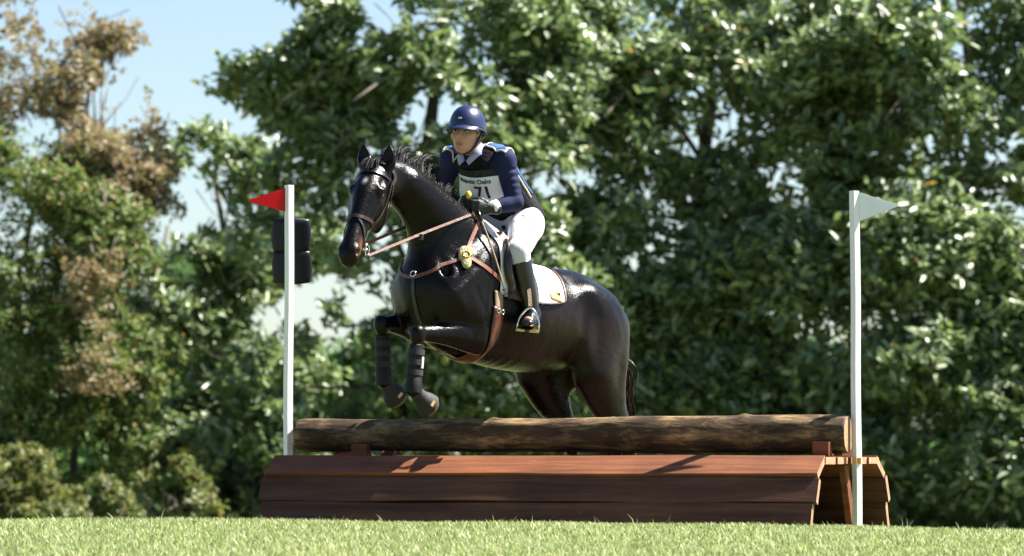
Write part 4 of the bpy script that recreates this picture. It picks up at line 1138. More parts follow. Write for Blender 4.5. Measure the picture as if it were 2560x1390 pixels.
        if nm == 'left':
            c = k + d * .52; od = np.array([-.30, .95, 0]); od -= dn * (od @ dn); od /= np.linalg.norm(od); sd_ = np.cross(od, dn)
            mb = MB(); mb.box(W(c + od * .0420), Wd(od * .003), Wd(sd_ * .012), Wd(dn * .032)); mb.build('label', M['grey_label'], root, bevel=.002)
        # bell boot: flared cone round pastern and hoof
        hd_ = (ho - fe); L = np.linalg.norm(hd_); hdn = hd_ / L
        rb = empty('bell_boot', base_at(ho), lab2, 'bell boot', 'bell boots on the forelegs')
        V, Q = crop_field([sweep([(*(fe + hdn * .030), .036, .039), (*(ho - hdn * .03), .043, .047), (*(ho + hdn * .012), .058, .064), (*(ho + hdn * .06), .068, .076)], .012, n=4),
                           sweep([(*(ho + hdn * .020), .050, .056), (*(ho + hdn * .07), .062, .070)], .004, n=2, sub=True)],
                          [(ho + hdn * .040, hdn)], np.minimum(fe, ho) - .15, np.maximum(fe, ho) + .15, .005)
        mesh_obj('shell', W(V), Q, M['neoprene_grey'], rb, True)
        c = ho + hdn * .005; od = np.array([.25, .95, 0]); od -= hdn * (od @ hdn); od /= np.linalg.norm(od); sd_ = np.cross(od, hdn)
        mb = MB(); mb.box(W(c + od * .058), Wd(od * .003), Wd(sd_ * .017), Wd(hdn * .009)); mb.build('tab', M['gold'], rb, bevel=.002)
    # riding whip held down the shoulder
    w0, w1 = L_of(1201, 545, .165), L_of(1266, 742, .335)
    wr = empty('riding_whip', tuple(W(w1)), 'thin pale riding whip held down along the saddle', 'whip')
    tubeL('shaft', [w0 + (w1 - w0) * t + np.array([0, .012 * math.sin(math.pi * t), 0]) for t in np.linspace(0, .9, 10)], [.0062 - .002 * t for t in np.linspace(0, 1, 10)], M['elastic'], wr)
    e0 = w0 + (w1 - w0) * .9; ribbon('keeper', [e0, w1], .020, .003, M['dark_leather'], wr, snapped=False, nrm=(.4, .9, 0))
    tubeL('handle', [w0 - (w1 - w0) * .10, w0 + (w1 - w0) * .04], .010, M['black_leather'], wr)
build_tack()

# ------------------------------------------------------------------ the rider (horse frame)
M['skin'] = material('skin', (.48, .245, .165), .5, col2=(.54, .30, .21), nscale=25, spec=.35)
M['skin'].node_tree.nodes['Principled BSDF'].inputs['Subsurface Weight'].default_value = .12
M['skin'].node_tree.nodes['Principled BSDF'].inputs['Subsurface Radius'].default_value = (.01, .004, .002)
M['navy'] = material('navy', (.012, .015, .055), .8, col2=(.018, .022, .072), nscale=14, bump=.25, bscale=18, spec=.2)
M['vest'] = material('vest', (.004, .005, .009), .75, bump=.3, bscale=60, spec=.2)
M['vest_grey'] = material('vest_grey', (.012, .016, .015), .8, spec=.2, col2=(.035, .042, .036), nscale=45, bump=.3, bscale=90)
M['blue_pad'] = material('blue_pad', (.020, .075, .22), .6, col2=(.03, .10, .28), nscale=20, bump=.2, bscale=80)
M['cream'] = material('cream', (.62, .54, .40), .8)
M['breeches'] = material('breeches', (.50, .50, .56), .8, bump=.35, bscale=14, sheen=.2)
M['collar'] = material('collar', (.40, .40, .58), .8)
M['glove'] = material('glove', (.014, .015, .016), .55, bump=.3, bscale=70)
M['helmet'] = material('helmet', (.013, .021, .075), .36, spec=.5, bump=.08, bscale=300)
M['helmet_trim'] = material('helmet_trim', (.012, .016, .035), .5)
M['bib'] = material('bib', (.80, .80, .86), .75, bump=.3, bscale=9)
M['print'] = material('print', (.015, .017, .03), .8)
M['lip'] = material('lip', (.36, .12, .10), .5)
M['eyewhite'] = material('eyewhite', (.38, .34, .32), .3)
M['iris'] = material('iris', (.03, .022, .016), .15)
M['rider_hair'] = material('rider_hair', (.10, .06, .03), .6, col2=(.22, .14, .07), nscale=90, stretch=(1, 1, .3))

TY = R(15)
TL = np.array([-math.sin(TY), math.cos(TY), 0]); TF = np.array([math.cos(TY), math.sin(TY), 0])
# joints
SHC = np.array([.420, 0, .755]); SH = {1: SHC + TL * .165, -1: SHC - TL * .165}
EL = {1: L_of(1287, 505, .215), -1: np.array([.40, -.27, .545])}
WR = {1: L_of(1228, 520, .175), -1: L_of(1160, 512, -.13) + np.array([-.02, 0, 0])}
HA_ = {1: L_of(1190, 517, .135), -1: HANDR}
HIP = {1: np.array([.065, .088, .46]), -1: np.array([.065, -.088, .46])}
KN = {1: np.array([.315, .285, .245]), -1: np.array([.315, -.285, .245])}
AN = {1: np.array([.165, .310, -.075]), -1: np.array([.165, -.310, -.075])}
TO = {1: np.array([.285, .395, -.130]), -1: np.array([.285, -.395, -.130])}
# head frame
yh, ph_ = R(20), R(-6)
RF = np.array([math.cos(yh) * math.cos(ph_), math.sin(yh) * math.cos(ph_), math.sin(ph_)]); RL = np.array([-math.sin(yh), math.cos(yh), 0]); RU = np.cross(RF, RL)
RO = np.array([.537, .0, .882]); RMat = np.stack([RF, RL, RU])
def Rh(x, y, z): return RO + RF * x + RL * y + RU * z

def torso(g, hi=True):
    return [sweep([(.05, 0, .49, .145 + g, .104 + g), (.09, 0, .535, .140 + g, .10 + g), (.15, .0, .58, .125 + g, .092 + g), (.26, .0, .645, .140 + g, .103 + g), (.355, 0, .715, .155 + g, .105 + g), (.415, 0, .755, .12 + g, .085 + g)], .04, lat=(-.15, 1, 0), n=4)]
def arm(s, g, to=1.0):
    e = EL[s]; a = SH[s]; w = WR[s]
    return [sweep([(*a, .055 + g, .058 + g), (*(a + (e - a) * .5), .046 + g, .050 + g), (*e, .040 + g, .043 + g)], .025, lat=RF, n=4),
            sweep([(*e, .041 + g, .044 + g), (*(e + (w - e) * .35), .040 + g, .042 + g), (*(e + (w - e) * to), .028 + g, .031 + g)], .02, lat=RF, n=4)]
def leg(s, g):
    h, k, a = HIP[s], KN[s], AN[s]
    return [sweep([(*h, .090 + g, .100 + g), (*(h + (k - h) * .5), .074 + g, .086 + g), (*k, .053 + g, .058 + g)], .04, lat=(0, 1, 0), n=4),
            sweep([(*k, .055 + g, .058 + g), (*(k + (a - k) * .3), .050 + g, .056 + g), (*(k + (a - k) * .75), .038 + g, .042 + g), (*a, .034 + g, .038 + g)], .03, lat=(0, 1, 0), n=4)]

def rider_head():
    P = [ell(Rh(-.010, 0, .030), (.098, .076, .098), .02, RMat), ell(Rh(.022, 0, -.045), (.068, .060, .072), .03, RMat),
         ell(Rh(.056, 0, -.100), (.024, .022, .020), .025, RMat), ell(Rh(.02, 0, -.085), (.055, .045, .03), .02, RMat),
         sweep([(*Rh(.086, 0, .008), .0085, .008), (*Rh(.101, 0, -.020), .010, .010), (*Rh(.107, 0, -.034), .0125, .011)], .012, lat=RL, n=3),
         ell(Rh(.079, 0, .022), (.014, .048, .010), .014, RMat), ell(Rh(.086, 0, -.066), (.009, .023, .007), .008, RMat), ell(Rh(.084, 0, -.078), (.008, .019, .006), .008, RMat)]
    for s in (-1, 1):
        P += [ell(Rh(.058, s * .043, -.026), (.028, .020, .020), .02, RMat), ell(Rh(-.012, s * .077, -.012), (.017, .008, .028), .008, RMat),
              ell(Rh(.095, s * .014, -.036), (.010, .007, .006), .006, RMat)]
    for s in (-1, 1): P += [ell(Rh(.092, s * .032, .002), (.014, .019, .010), .010, RMat, sub=True)]
    P += [sweep([(*Rh(.092, -.026, -.0725), .003, .003), (*Rh(.098, 0, -.0735), .004, .004), (*Rh(.092, .026, -.0725), .003, .003)], .003, lat=RU, sub=True)]
    P += [sweep([(.40, 0, .74, .062, .065), (.453, .0, .80, .052, .056), (*Rh(-.022, 0, -.05), .050, .054)], .03, n=3)]
    return P

def glove_prims(s, g=0.0):
    w, h = WR[s], HA_[s]
    d = h - w; L = np.linalg.norm(d); d /= L
    side = np.array([0, -s, 0.0]) ; side -= d * (side @ d); side /= np.linalg.norm(side)   # palm faces the neck
    upv = np.cross(d, side) * (1 if np.cross(d, side)[2] > 0 else -1)
    P = [sweep([(*(w - d * .035), .030 + g, .033 + g), (*w, .027 + g, .031 + g), (*(w + d * .03), .020 + g, .036 + g), (*(w + d * .075), .018 + g, .042 + g)], .015, lat=side, n=3)]
    kn = w + d * .080
    for i, off in enumerate((.030, .010, -.011, -.031)):
        fl = (.040, .044, .041, .033)[i]
        a = kn + upv * off; b = a + d * fl * .75 + side * .006; c = b + side * fl * .62 - d * .002; e = c - d * fl * .62 + side * .004
        P.append(sweep([(*a, .0095 + g, .0100 + g), (*b, .0090 + g, .0095 + g), (*c, .0085 + g, .0088 + g), (*e, .0075 + g, .0075 + g)], .004, lat=upv, n=3))
    t0 = w + d * .030 + upv * .030; t1 = t0 + d * .034 + upv * .018 + side * .012; t2 = t1 + d * .030 + side * .016 - upv * .004
    P.append(sweep([(*t0, .014 + g, .014 + g), (*t1, .0105 + g, .0105 + g), (*t2, .0085 + g, .0085 + g)], .008, lat=side, n=3))
    return P

LO, HI = (-.30, -.55, -.25), (.85, .55, 1.10)
def field_mesh(name, prims, mat, parent, vox=.007, lo=LO, hi=HI):
    V, Q = blob(lo, hi, vox, prims); o = mesh_obj(name, W(V), Q, mat, parent, True); return o, V, Q

def text_mesh(body, size, bold=False):
    cu = bpy.data.curves.new('lettering', 'FONT'); cu.body = body; cu.size = size; cu.align_x = 'CENTER'; cu.resolution_u = 3
    cu.offset = .0
    if bold: cu.offset = size * .028
    o = bpy.data.objects.new('lettering', cu); COL.objects.link(o)
    dg = bpy.context.evaluated_depsgraph_get(); me = bpy.data.meshes.new_from_object(o.evaluated_get(dg))
    bm = bmesh.new(); bm.from_mesh(me); bmesh.ops.triangulate(bm, faces=bm.faces)
    for _ in range(1): bmesh.ops.subdivide_edges(bm, edges=[e for e in bm.edges if e.calc_length() > size * .18], cuts=1)
    bmesh.ops.triangulate(bm, faces=bm.faces)
    V = [tuple(v.co) for v in bm.verts]; bm.verts.index_update(); F = [tuple(v.index for v in f.verts) for f in bm.faces]; bm.free()
    bpy.data.objects.remove(o); bpy.data.curves.remove(cu); bpy.data.meshes.remove(me)
    return np.array(V), F

def build_rider():
    root = empty('person', tuple(W((.1, 0, .45))), 'rider in navy helmet and white breeches leaning forward over the horse', 'person')
    # continuous body under the clothes
    P = torso(-.012) + rider_head()
    for s in (1, -1):
        P += arm(s, -.008) + leg(s, -.010) + glove_prims(s, -.002)
        P += [sweep([(*AN[s], .030, .034), (*((AN[s] + TO[s]) / 2 + np.array([0, 0, -.03])), .030, .025), (*TO[s], .026, .018)], .02, lat=(0, 1, 0), n=3)]
    body, BV, BQ = field_mesh('body', P, M['skin'], root, .0055)
    for s in (1, -1):
        c = Rh(.078, s * .031, .001)
        V, Q = blob(c - .02, c + .02, .003, [ell(c, (.0115, .0125, .0105), .003, RMat)]); ey = mesh_obj('eye', W(V), Q, M['eyewhite'], body, True)
        V, Q = blob(c + RF * .008 - .012, c + RF * .008 + .012, .0022, [ell(c + RF * .0085, (.004, .0075, .0075), .002, RMat)]); mesh_obj('iris', W(V), Q, M['iris'], body, True)
        # brow
        pts = [Rh(.092, s * .016, .018), Rh(.093, s * .030, .023), Rh(.083, s * .046, .019)]; tubeL('eyebrow', pts, [.003, .003, .0015], M['rider_hair'], body, 6)
    V, Q = blob(Rh(.09, 0, -.072) - .04, Rh(.09, 0, -.072) + .04, .003, [sweep([(*Rh(.088, -.021, -.0715), .003, .004), (*Rh(.0925, 0, -.068), .0035, .004), (*Rh(.088, .021, -.0715), .003, .004)], .004, lat=RF, n=4), sweep([(*Rh(.088, -.017, -.077), .003, .004), (*Rh(.0905, 0, -.080), .0035, .0045), (*Rh(.088, .017, -.077), .003, .004)], .004, lat=RF, n=4)])
    mesh_obj('lips', W(V), Q, M['lip'], body, True)
    # hair showing below the helmet
    V, Q = blob(Rh(-.05, 0, -.02) - .13, Rh(-.05, 0, -.02) + .13, .006, [ell(Rh(-.062, 0, -.022), (.050, .066, .050), .02, RMat), ell(Rh(.012, .070, .016), (.022, .012, .030), .015, RMat), ell(Rh(.012, -.070, .016), (.022, .012, .030), .015, RMat), ell(Rh(-.095, 0, -.04), (.028, .040, .032), .02, RMat)])
    mesh_obj('hair', W(V), Q, M['rider_hair'], root, True)
    # ---- helmet
    hel = MB(); V = []; F = []; na, nb = 48, 16
    def rim(a):   # rim height round the head: low at the nape, level at the brow
        return .026 - .030 * (.5 - .5 * math.cos(a)) ** 1.0
    def shell(a, b, g):
        ca, sa = math.cos(a), math.sin(a)
        zr = rim(a); ztop = .150 + g
        t = b * math.pi / 2
        z = zr + (ztop - zr) * math.cos(t) ** .92
        rx = .122 + g; ry = .100 + g
        k = math.sin(t) ** .78
        if b > .88: k *= 1 + .02 * (b - .88) / .12
        return Rh(-.010 + rx * ca * k, ry * sa * k, z)
    for g in (0, -.012):
        for j in range(nb + 1):
            for i in range(na): V.append(shell(2 * math.pi * i / na, j / nb, g))
    n1 = na * (nb + 1)
    for j in range(nb):
        for i in range(na):
            i2 = (i + 1) % na; a = j * na
            F.append((a + i, a + na + i, a + na + i2, a + i2)); F.append((n1 + a + i, n1 + a + i2, n1 + a + na + i2, n1 + a + na + i))
    for i in range(na): F.append((nb * na + i, n1 + nb * na + i, n1 + nb * na + (i + 1) % na, nb * na + (i + 1) % na))
    ho = mesh_obj('helmet', W(np.array(V)), F, M['helmet'], root, True)
    # peak
    V = []; F = []; np_, nr = 24, 6
    for lay in (0, 1):
        for i in range(np_ + 1):
            a = -1.18 + 2.36 * i / np_
            for j in range(nr + 1):
                t = j / nr; ext = .040 * math.cos(a / 1.18 * math.pi / 2) ** .6
                ca, sa = math.cos(a), math.sin(a)
                V.append(Rh(-.010 + (.120 + ext * t) * ca, (.099 + ext * t * .9) * sa, .030 - .020 * t * t - .004 * t - lay * .006))
    n1 = (np_ + 1) * (nr + 1)
    for i in range(np_):
        for j in range(nr):
            a = i * (nr + 1) + j; F.append((a, a + 1, a + nr + 2, a + nr + 1)); F.append((n1 + a, n1 + a + nr + 1, n1 + a + nr + 2, n1 + a + 1))
        a = i * (nr + 1) + nr; F.append((a, n1 + a, n1 + a + nr + 1, a + nr + 1))
    mesh_obj('peak', W(np.array(V)), F, M['helmet'], ho, True)
    pts = [shell(.0 + 2 * math.pi * i / 40, 1.0, .001) for i in range(41)]; tubeL('rim_band', pts, .0055, M['helmet_trim'], ho, 6)
    pts = [shell(a, .5, .0025) for a in np.linspace(math.pi * .52, math.pi * 1.48, 3)]
    c = shell(.02, .80, .003); n_ = (c - Rh(-.01, 0, .05)); n_ /= np.linalg.norm(n_)
    V, Q = blob(c - .02, c + .02, .002, [ell(c, (.003, .0125, .007), .002, np.stack([n_, RL, np.cross(n_, RL)]))]); mesh_obj('badge', W(V), Q, M['steel'], ho, True)
    for s in (1, -1):
        tubeL('chin_strap', [Rh(-.010, s * .092, .01), Rh(.004, s * .078, -.035), Rh(.018, s * .066, -.075), Rh(.034, s * .040, -.114), Rh(.046, s * .004, -.124)], [.007, .0075, .007, .0065, .006], M['helmet_trim'], ho, 6)
        tubeL('chin_strap', [Rh(-.070, s * .070, -.0), Rh(-.030, s * .080, -.030), Rh(.010, s * .070, -.060)], .0055, M['helmet_trim'], ho, 6)
    # ---- navy shirt: torso and sleeves to the wrist
    shirt = torso(.004) + [ell(SH[1], (.062, .062, .062), .04), ell(SH[-1], (.062, .062, .062), .04)]
    for s in (1, -1): shirt += arm(s, .004, .93)
    # creases at the elbow
    for s in (1, -1):
        e = EL[s]; a = SH[s]
        for t in (.30, .46, .62, .76, .90): 
            c = a + (e - a) * t; shirt.append(sweep([(*(c + TF * .056 + TL * s * .02), .008, .008), (*(c + TF * .035 + TL * s * .045 + np.array([0, 0, .010])), .008, .008), (*(c + TL * s * .056 + np.array([0, 0, .022])), .005, .005)], .012, sub=True))
    sh = blob(LO, HI, .006, shirt)
    mesh_obj('shirt', W(sh[0]), sh[1], M['navy'], root, True)
    # white collar and cuffs
    cp = []
    for s in (1, -1):
        V = []; 
        a0, a1, a2 = np.array([.398, s * .058, .850]), np.array([.486, s * .052, .812]), np.array([.518, s * .006, .725])
        b0, b1, b2 = np.array([.378, s * .082, .815]), np.array([.488, s * .084, .762]), np.array([.524, s * .036, .698])
        A = catmull([a0, a1, a2], 5); B = catmull([b0, b1, b2], 5); V = []
        for q in (0, .004):
            for p, r in zip(A, B): V += [p + TF * q, r + TF * (q + .002)]
        n = len(A) * 2; F = []
        for i in range(len(A) - 1):
            F += [(2 * i, 2 * i + 1, 2 * i + 3, 2 * i + 2), (n + 2 * i, n + 2 * i + 2, n + 2 * i + 3, n + 2 * i + 1), (2 * i, 2 * i + 2, n + 2 * i + 2, n + 2 * i), (2 * i + 1, n + 2 * i + 1, n + 2 * i + 3, 2 * i + 3)]
        mesh_obj('collar', W(np.array(V)), F, M['collar'], root, True)
        w, e = WR[s], EL[s]; d = (w - e) / np.linalg.norm(w - e)
        V, Q = blob(w - .09, w + .09, .005, [sweep([(*(w - d * .050), .036, .039), (*(w - d * .022), .037, .040)], .006, lat=RF, n=2)])
        mesh_obj('cuff', W(V), Q, M['white_cloth'], root, True)
        V, Q = blob(np.minimum(w, HA_[s]) - .12, np.maximum(w, HA_[s]) + .12, .0045, glove_prims(s, .0015))
        mesh_obj('glove', W(V), Q, M['glove'], root, True)
    # ---- body protector vest
    VP = [sweep([(.03, 0, .51, .158, .118), (.12, 0, .565, .148, .112), (.24, 0, .635, .158, .125), (.335, 0, .705, .160, .128), (.400, 0, .748, .135, .105)], .03, lat=(-.15, 1, 0), n=4),
          sweep([(.372, .10, .82, .050, .018), (.427, .095, .80, .050, .018), (.472, .08, .73, .05, .022)], .03, n=3), sweep([(.397, -.10, .82, .050, .018), (.447, -.095, .80, .050, .018), (.482, -.08, .73, .05, .022)], .03, n=3),
          sweep([(.02, 0, .62, .10, .03), (.20, 0, .735, .11, .035), (.33, 0, .81, .10, .03)], .03, n=3)]
    VP += [ell(SH[s] + TL * s * .035, (.075, .06, .075), .02, sub=True) for s in (1, -1)]
    VP += [sweep([(.457, 0, .76, .05, .05), (.497, 0, .85, .07, .07)], .02, sub=True)]
    vest, VV, VQ = field_mesh('vest', VP, M['vest'], root, .006)
    vb = BVHTree.FromPolygons([tuple(v) for v in VV], [tuple(q) for q in VQ])
    tilt = R(32); nb_ = TF * math.cos(tilt) + np.array([0, 0, -math.sin(tilt)]); ub_ = TF * math.sin(tilt) + np.array([0, 0, math.cos(tilt)])
    C0 = L_of(1196, 476, .03)
    def on_vest(a, b, off, lift=0):
        """point at a (left) and b (up) metres from the bib centre, laid on the chest like hanging cloth"""
        o = C0 + TL * a + ub_ * b + nb_ * .6
        h = vb.ray_cast(Vector(o), Vector(-nb_))
        dep = .6 - h[3] if h[0] is not None else -.05
        return dep
    # cloth depth: smooth hang from the chest
    ga = np.linspace(-.16, .16, 17); gb = np.linspace(-.13, .115, 14)
    DEP = np.array([[on_vest(a, b, 0) for b in gb] for a in ga])
    for j in range(len(gb) - 2, -1, -1): DEP[:, j] = np.maximum(DEP[:, j], DEP[:, j + 1] - .006)
    for _ in range(4):
        DEP[1:-1] = .5 * DEP[1:-1] + .25 * (DEP[:-2] + DEP[2:]); DEP[:, 1:-1] = .5 * DEP[:, 1:-1] + .25 * (DEP[:, :-2] + DEP[:, 2:])
    def bibp(a, b, off):
        x = np.clip((a + .16) / .32 * 16, 0, 15.999); y = np.clip((b + .13) / .245 * 13, 0, 12.999); i, j = int(x), int(y); u, v = x - i, y - j
        d = DEP[i, j] * (1 - u) * (1 - v) + DEP[i + 1, j] * u * (1 - v) + DEP[i, j + 1] * (1 - u) * v + DEP[i + 1, j + 1] * u * v
        return C0 + TL * a + ub_ * b + nb_ * (d + off + .003 * math.sin(a * 40 + b * 25))
    def bib_sheet(name, a0, a1, b0, b1, off, mat, parent, na=22, nb2=14, th=.003):
        V = [bibp(a0 + (a1 - a0) * i / na, b0 + (b1 - b0) * j / nb2, off + q * th) for q in (0, 1) for i in range(na + 1) for j in range(nb2 + 1)]
        n1 = (na + 1) * (nb2 + 1); F = []
        for i in range(na):
            for j in range(nb2):
                a = i * (nb2 + 1) + j; F += [(a, a + 1, a + nb2 + 2, a + nb2 + 1), (n1 + a, n1 + a + nb2 + 1, n1 + a + nb2 + 2, n1 + a + 1)]
            a = i * (nb2 + 1); F.append((a, a + nb2 + 1, n1 + a + nb2 + 1, n1 + a)); a += nb2; F.append((a, n1 + a, n1 + a + nb2 + 1, a + nb2 + 1))
        for j in range(nb2):
            a = j; F.append((a, n1 + a, n1 + a + 1, a + 1)); a = na * (nb2 + 1) + j; F.append((a, a + 1, n1 + a + 1, n1 + a))
        o = mesh_obj(name, W(np.array(V)), F, mat, parent, True)
        bm = bmesh.new(); bm.from_mesh(o.data); bmesh.ops.recalc_face_normals(bm, faces=bm.faces); bm.to_mesh(o.data); bm.free()
        return o
    bib_sheet('front_panel', -.125, .115, .080, .118, .010, M['vest_grey'], vest)
    bib = bib_sheet('number_bib', -.145, .122, -.10, .078, .016, M['bib'], vest)
    for body_, size, a, b, bold in (('Majestic Oaks', .0365, -.025, .040, True), ('71', .105, .020, -.052, True)):
        TV, TFc = text_mesh(body_, size, bold)
        V = [bibp(a + x, b + y, .0215) for x, y, _ in TV]
        mesh_obj('lettering', W(np.array(V)), TFc, M['print'], bib)
    off_ = len(VV); ub = BVHTree.FromPolygons([tuple(v) for v in VV] + [tuple(v) for v in sh[0]], [tuple(q) for q in VQ] + [tuple(int(i) + off_ for i in q) for q in sh[1]])
    # blue shoulder pads with cream piping, cream piping along the armhole
    for s in (1, -1):
        a = SH[s]; pts = []
        grid = []
        n1_, n2_ = 10, 8
        for i in range(n1_ + 1):
            for j in range(n2_ + 1):
                u, v = i / n1_, j / n2_
                p = SHC + TL * s * (.070 + .125 * u) + TF * (-.075 + .130 * v) + np.array([0, 0, .0])
                z = .82 + .018 - .055 * u ** 2 - .35 * (max(0, v - .35)) ** 2 * .6 - .012 * (1 - v)
                hh = ub.ray_cast(Vector((p[0], p[1], 1.1)), Vector((0, 0, -1))); p[2] = max((hh[0][2] if hh[0] is not None else z - .02) + .010, z - .045 * u - .02); grid.append(p)
        V = grid + [p - np.array([0, 0, .014]) for p in grid]; m = len(grid); F = []
        for i in range(n1_):
            for j in range(n2_):
                q = i * (n2_ + 1) + j; F += [(q, q + n2_ + 1, q + n2_ + 2, q + 1), (m + q, m + q + 1, m + q + n2_ + 2, m + q + n2_ + 1)]
        rimi = [i * (n2_ + 1) for i in range(n1_)] + [n1_ * (n2_ + 1) + j for j in range(n2_)] + [i * (n2_ + 1) + n2_ for i in range(n1_, 0, -1)] + list(range(n2_, 0, -1))
        for q in range(len(rimi)): F.append((rimi[q], m + rimi[q], m + rimi[(q + 1) % len(rimi)], rimi[(q + 1) % len(rimi)]))
        so_ = mesh_obj('shoulder_pad', W(np.array(V)), F, M['blue_pad'], vest, True)
        bm = bmesh.new(); bm.from_mesh(so_.data); bmesh.ops.recalc_face_normals(bm, faces=bm.faces); bm.to_mesh(so_.data); bm.free()
        ed = [np.array(grid[q]) - np.array([0, 0, .004]) for q in rimi] + [np.array(grid[rimi[0]]) - np.array([0, 0, .004])]
        tubeL('piping', ed, .0055, M['cream'], so_, 6)
        # piping down the armhole and blue side panel towards the back
        pp = []
        for t in np.linspace(0, 1, 9):
            p = SHC + TL * s * (.185 - .03 * t) + TF * (-.06 - .20 * t) + np.array([0, 0, -.02 - .15 * t]); h = vb.find_nearest(Vector(p)); pp.append(np.array(h[0]) + np.array(h[1]) * .004)
        tubeL('piping', pp, .0060, M['cream'], vest, 6)
        V = []; 
        for t in np.linspace(.05, 1, 9):
            for q in (0, 1, 2):
                p = SHC + TL * s * (.185 - .03 * t - .03 * q) + TF * (-.085 - .20 * t - .022 * q) + np.array([0, 0, -.02 - .15 * t + .022 * q]); h = vb.find_nearest(Vector(p)); V.append(np.array(h[0]) + np.array(h[1]) * .006)
        F = [(i * 3 + q, i * 3 + q + 1, i * 3 + q + 4, i * 3 + q + 3) for i in range(8) for q in (0, 1)]
        sp = mesh_obj('side_panel', W(np.array(V)), F, M['blue_pad'], vest, True); md = sp.modifiers.new('solid', 'SOLIDIFY'); md.thickness = .006; md.offset = 0
    # ---- breeches and boots
    br = [sweep([(.05, 0, .49, .148, .106), (.07, 0, .51, .146, .104), (.09, 0, .53, .142, .102)], .04, lat=(-.15, 1, 0), n=3)] + [ell((.03, s * .070, .46), (.088, .085, .105), .05) for s in (1, -1)]
    for s in (1, -1): br += leg(s, .004)
    for s in (1, -1):
        h, k = HIP[s], KN[s]
        for (ca, cb) in (((.14, .06, .545), (.10, .145, .50)), ((.17, .08, .50), (.13, .165, .455)), ((.10, .05, .56), (.05, .14, .53)), ((.22, .20, .40), (.20, .235, .35))):
            br.append(sweep([(ca[0], s * ca[1], ca[2], .006, .006), (cb[0], s * cb[1], cb[2], .007, .007)], .012, sub=True))
        for t in (.12, .24): 
            c = h + (k - h) * t; br.append(sweep([(*(c + np.array([.05, s * .02, .07])), .005, .005), (*(c + np.array([.03, s * .085, .02])), .005, .005)], .015, sub=True))
    cut = [(np.array([.085, 0, .54]), (.83, 0, .56))]
    kc = KN[1] + (AN[1] - KN[1]) * .24
    V, Q = crop_field(br, [(kc, (AN[1] - KN[1]) * np.array([1, 0, 1]))], LO, HI, .0065)
    mesh_obj('breeches', W(V), Q, M['breeches'], root, True)
    V, Q = crop_field(torso(.009), [(np.array([.085, 0, .54]), (.83, 0, .56)), (np.array([.060, 0, .525]), (-.83, 0, -.56))], LO, HI, .006)
    mesh_obj('belt', W(V), Q, M['black_leather'], root, True)
    for s in (1, -1):
        k, a, t = KN[s], AN[s], TO[s]; d = a - k
        fd = t - a; 
        heel = a + np.array([-fd[0] * .30, -fd[1] * .30, -.055])
        ball = t + np.array([0, 0, -.012])
        B = [sweep([(*(k + d * .12), .060, .062), (*(k + d * .3), .058, .064), (*(k + d * .6), .052, .057), (*(k + d * .85), .043, .047), (*a, .042, .048)], .02, n=4),
             sweep([(*(a + np.array([0, 0, -.005])), .040, .046), (*(a + fd * .45 + np.array([0, 0, -.022])), .040, .036), (*(a + fd * .85 + np.array([0, 0, -.020])), .042, .028), (*(t + fd * .15 + np.array([0, 0, -.014])), .030, .020)], .02, lat=np.cross(fd, (0, 0, 1)), n=4),
             sweep([(*a, .038, .042), (*heel, .032, .034)], .02, n=3)]
        cutp = k + d * .17 + np.array([0, 0, .01])
        V, Q = crop_field(B, [(cutp, -d)], (-.1, -.55, -.25), (.5, .55, .42), .006)
        bo = mesh_obj('riding_boot', W(V), Q, M['black_leather'], root, True)
        soles = MB()
        fdn = fd / np.linalg.norm(fd); sdv = np.cross(fdn, (0, 0, 1)); sdv /= np.linalg.norm(sdv); upn = np.cross(sdv, fdn)
        V = []
        for q in (0, -.010):
            for i in range(20):
                an = 2 * math.pi * i / 20; x = math.cos(an); y = math.sin(an)
                V.append(a + fd * .45 - upn * (.062 - q * -1) + fdn * x * .125 + sdv * y * (.040 if x > 0 else .032))
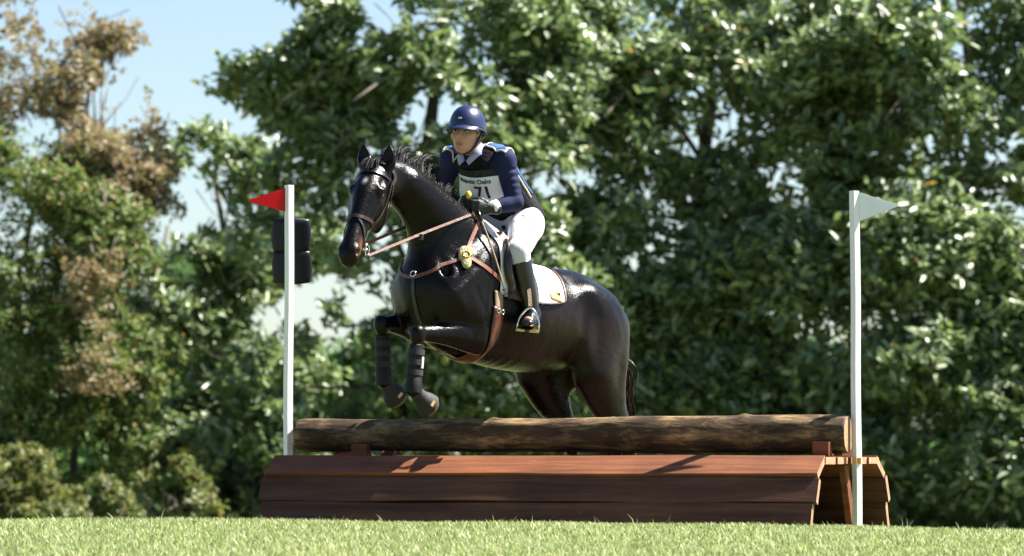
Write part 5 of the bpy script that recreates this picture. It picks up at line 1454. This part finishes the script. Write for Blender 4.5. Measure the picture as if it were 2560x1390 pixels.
        F = [(i, (i + 1) % 20, 20 + (i + 1) % 20, 20 + i) for i in range(20)] + [tuple(range(20))[::-1], tuple(range(20, 40))]
        mesh_obj('sole', W(np.array(V)), F, M['dark_leather'], bo)
    # ---- stirrups hang from the saddle
    for s in (1, -1):
        a, t = AN[s], TO[s]; fd = (t - a); fdn = fd / np.linalg.norm(fd); sdv = np.cross(fdn, (0, 0, 1)); sdv /= np.linalg.norm(sdv); upn = np.array([0, 0, 1.0])
        c = a + fd * .92 - np.array([0, 0, .054])
        st = empty('stirrup', tuple(W(c)), 'steel stirrup iron and leather on the near side holding the rider\'s boot' if s > 0 else 'steel stirrup iron and leather on the far side hidden behind the horse', 'stirrup')
        arch = [c + sdv * .060 * math.cos(q) * (1 - .25 * max(0, math.sin(q)) ** 3) + upn * (.118 * math.sin(q)) for q in np.linspace(0, math.pi, 15)]
        tubeL('iron', arch, .0062, M['steel'], st, 8)
        mb = MB(); mb.box(W(c - upn * .006), Wd(sdv * .064), Wd(fdn * .022), Wd(upn * .007)); mb.build('tread', M['brass'], st, bevel=.003)
        top = c + upn * .122
        p1 = radial(.235, s * 1.02, .045)[0]
        ribbon('leather', [top + np.array([0, 0, .004]), top * .5 + p1 * .5 + np.array([.0, s * .012, 0]), p1], .021, .005, M['elastic'] if s > 0 else M['dark_leather'], st, snapped=False, nrm=(.75, s * .65, 0), n=6)
    # yellow band and whip end by the far hand
    V, Q = blob(HA_[1] + np.array([-.08, -.08, -.03]), HA_[1] + np.array([.10, .06, .14]), .005, [ell(L_of(1171, 487, .09), (.018, .016, .024), .01)])
    mesh_obj('yellow_band', W(V), Q, M['yellow'], root, True)
    # number pinned at the back of the breeches: small white cord tails at the waist
    for q in range(3):
        p = L_of(1312 + 4 * q, 520, .06); tubeL('cord_tail', [p, p + np.array([-.03, .02, -.01 - .01 * q]), p + np.array([-.07 - .02 * q, .03, -.05 + .01 * q])], .0035, M['white_cloth'] if q < 2 else M['black_leather'], root, 6)
build_rider()
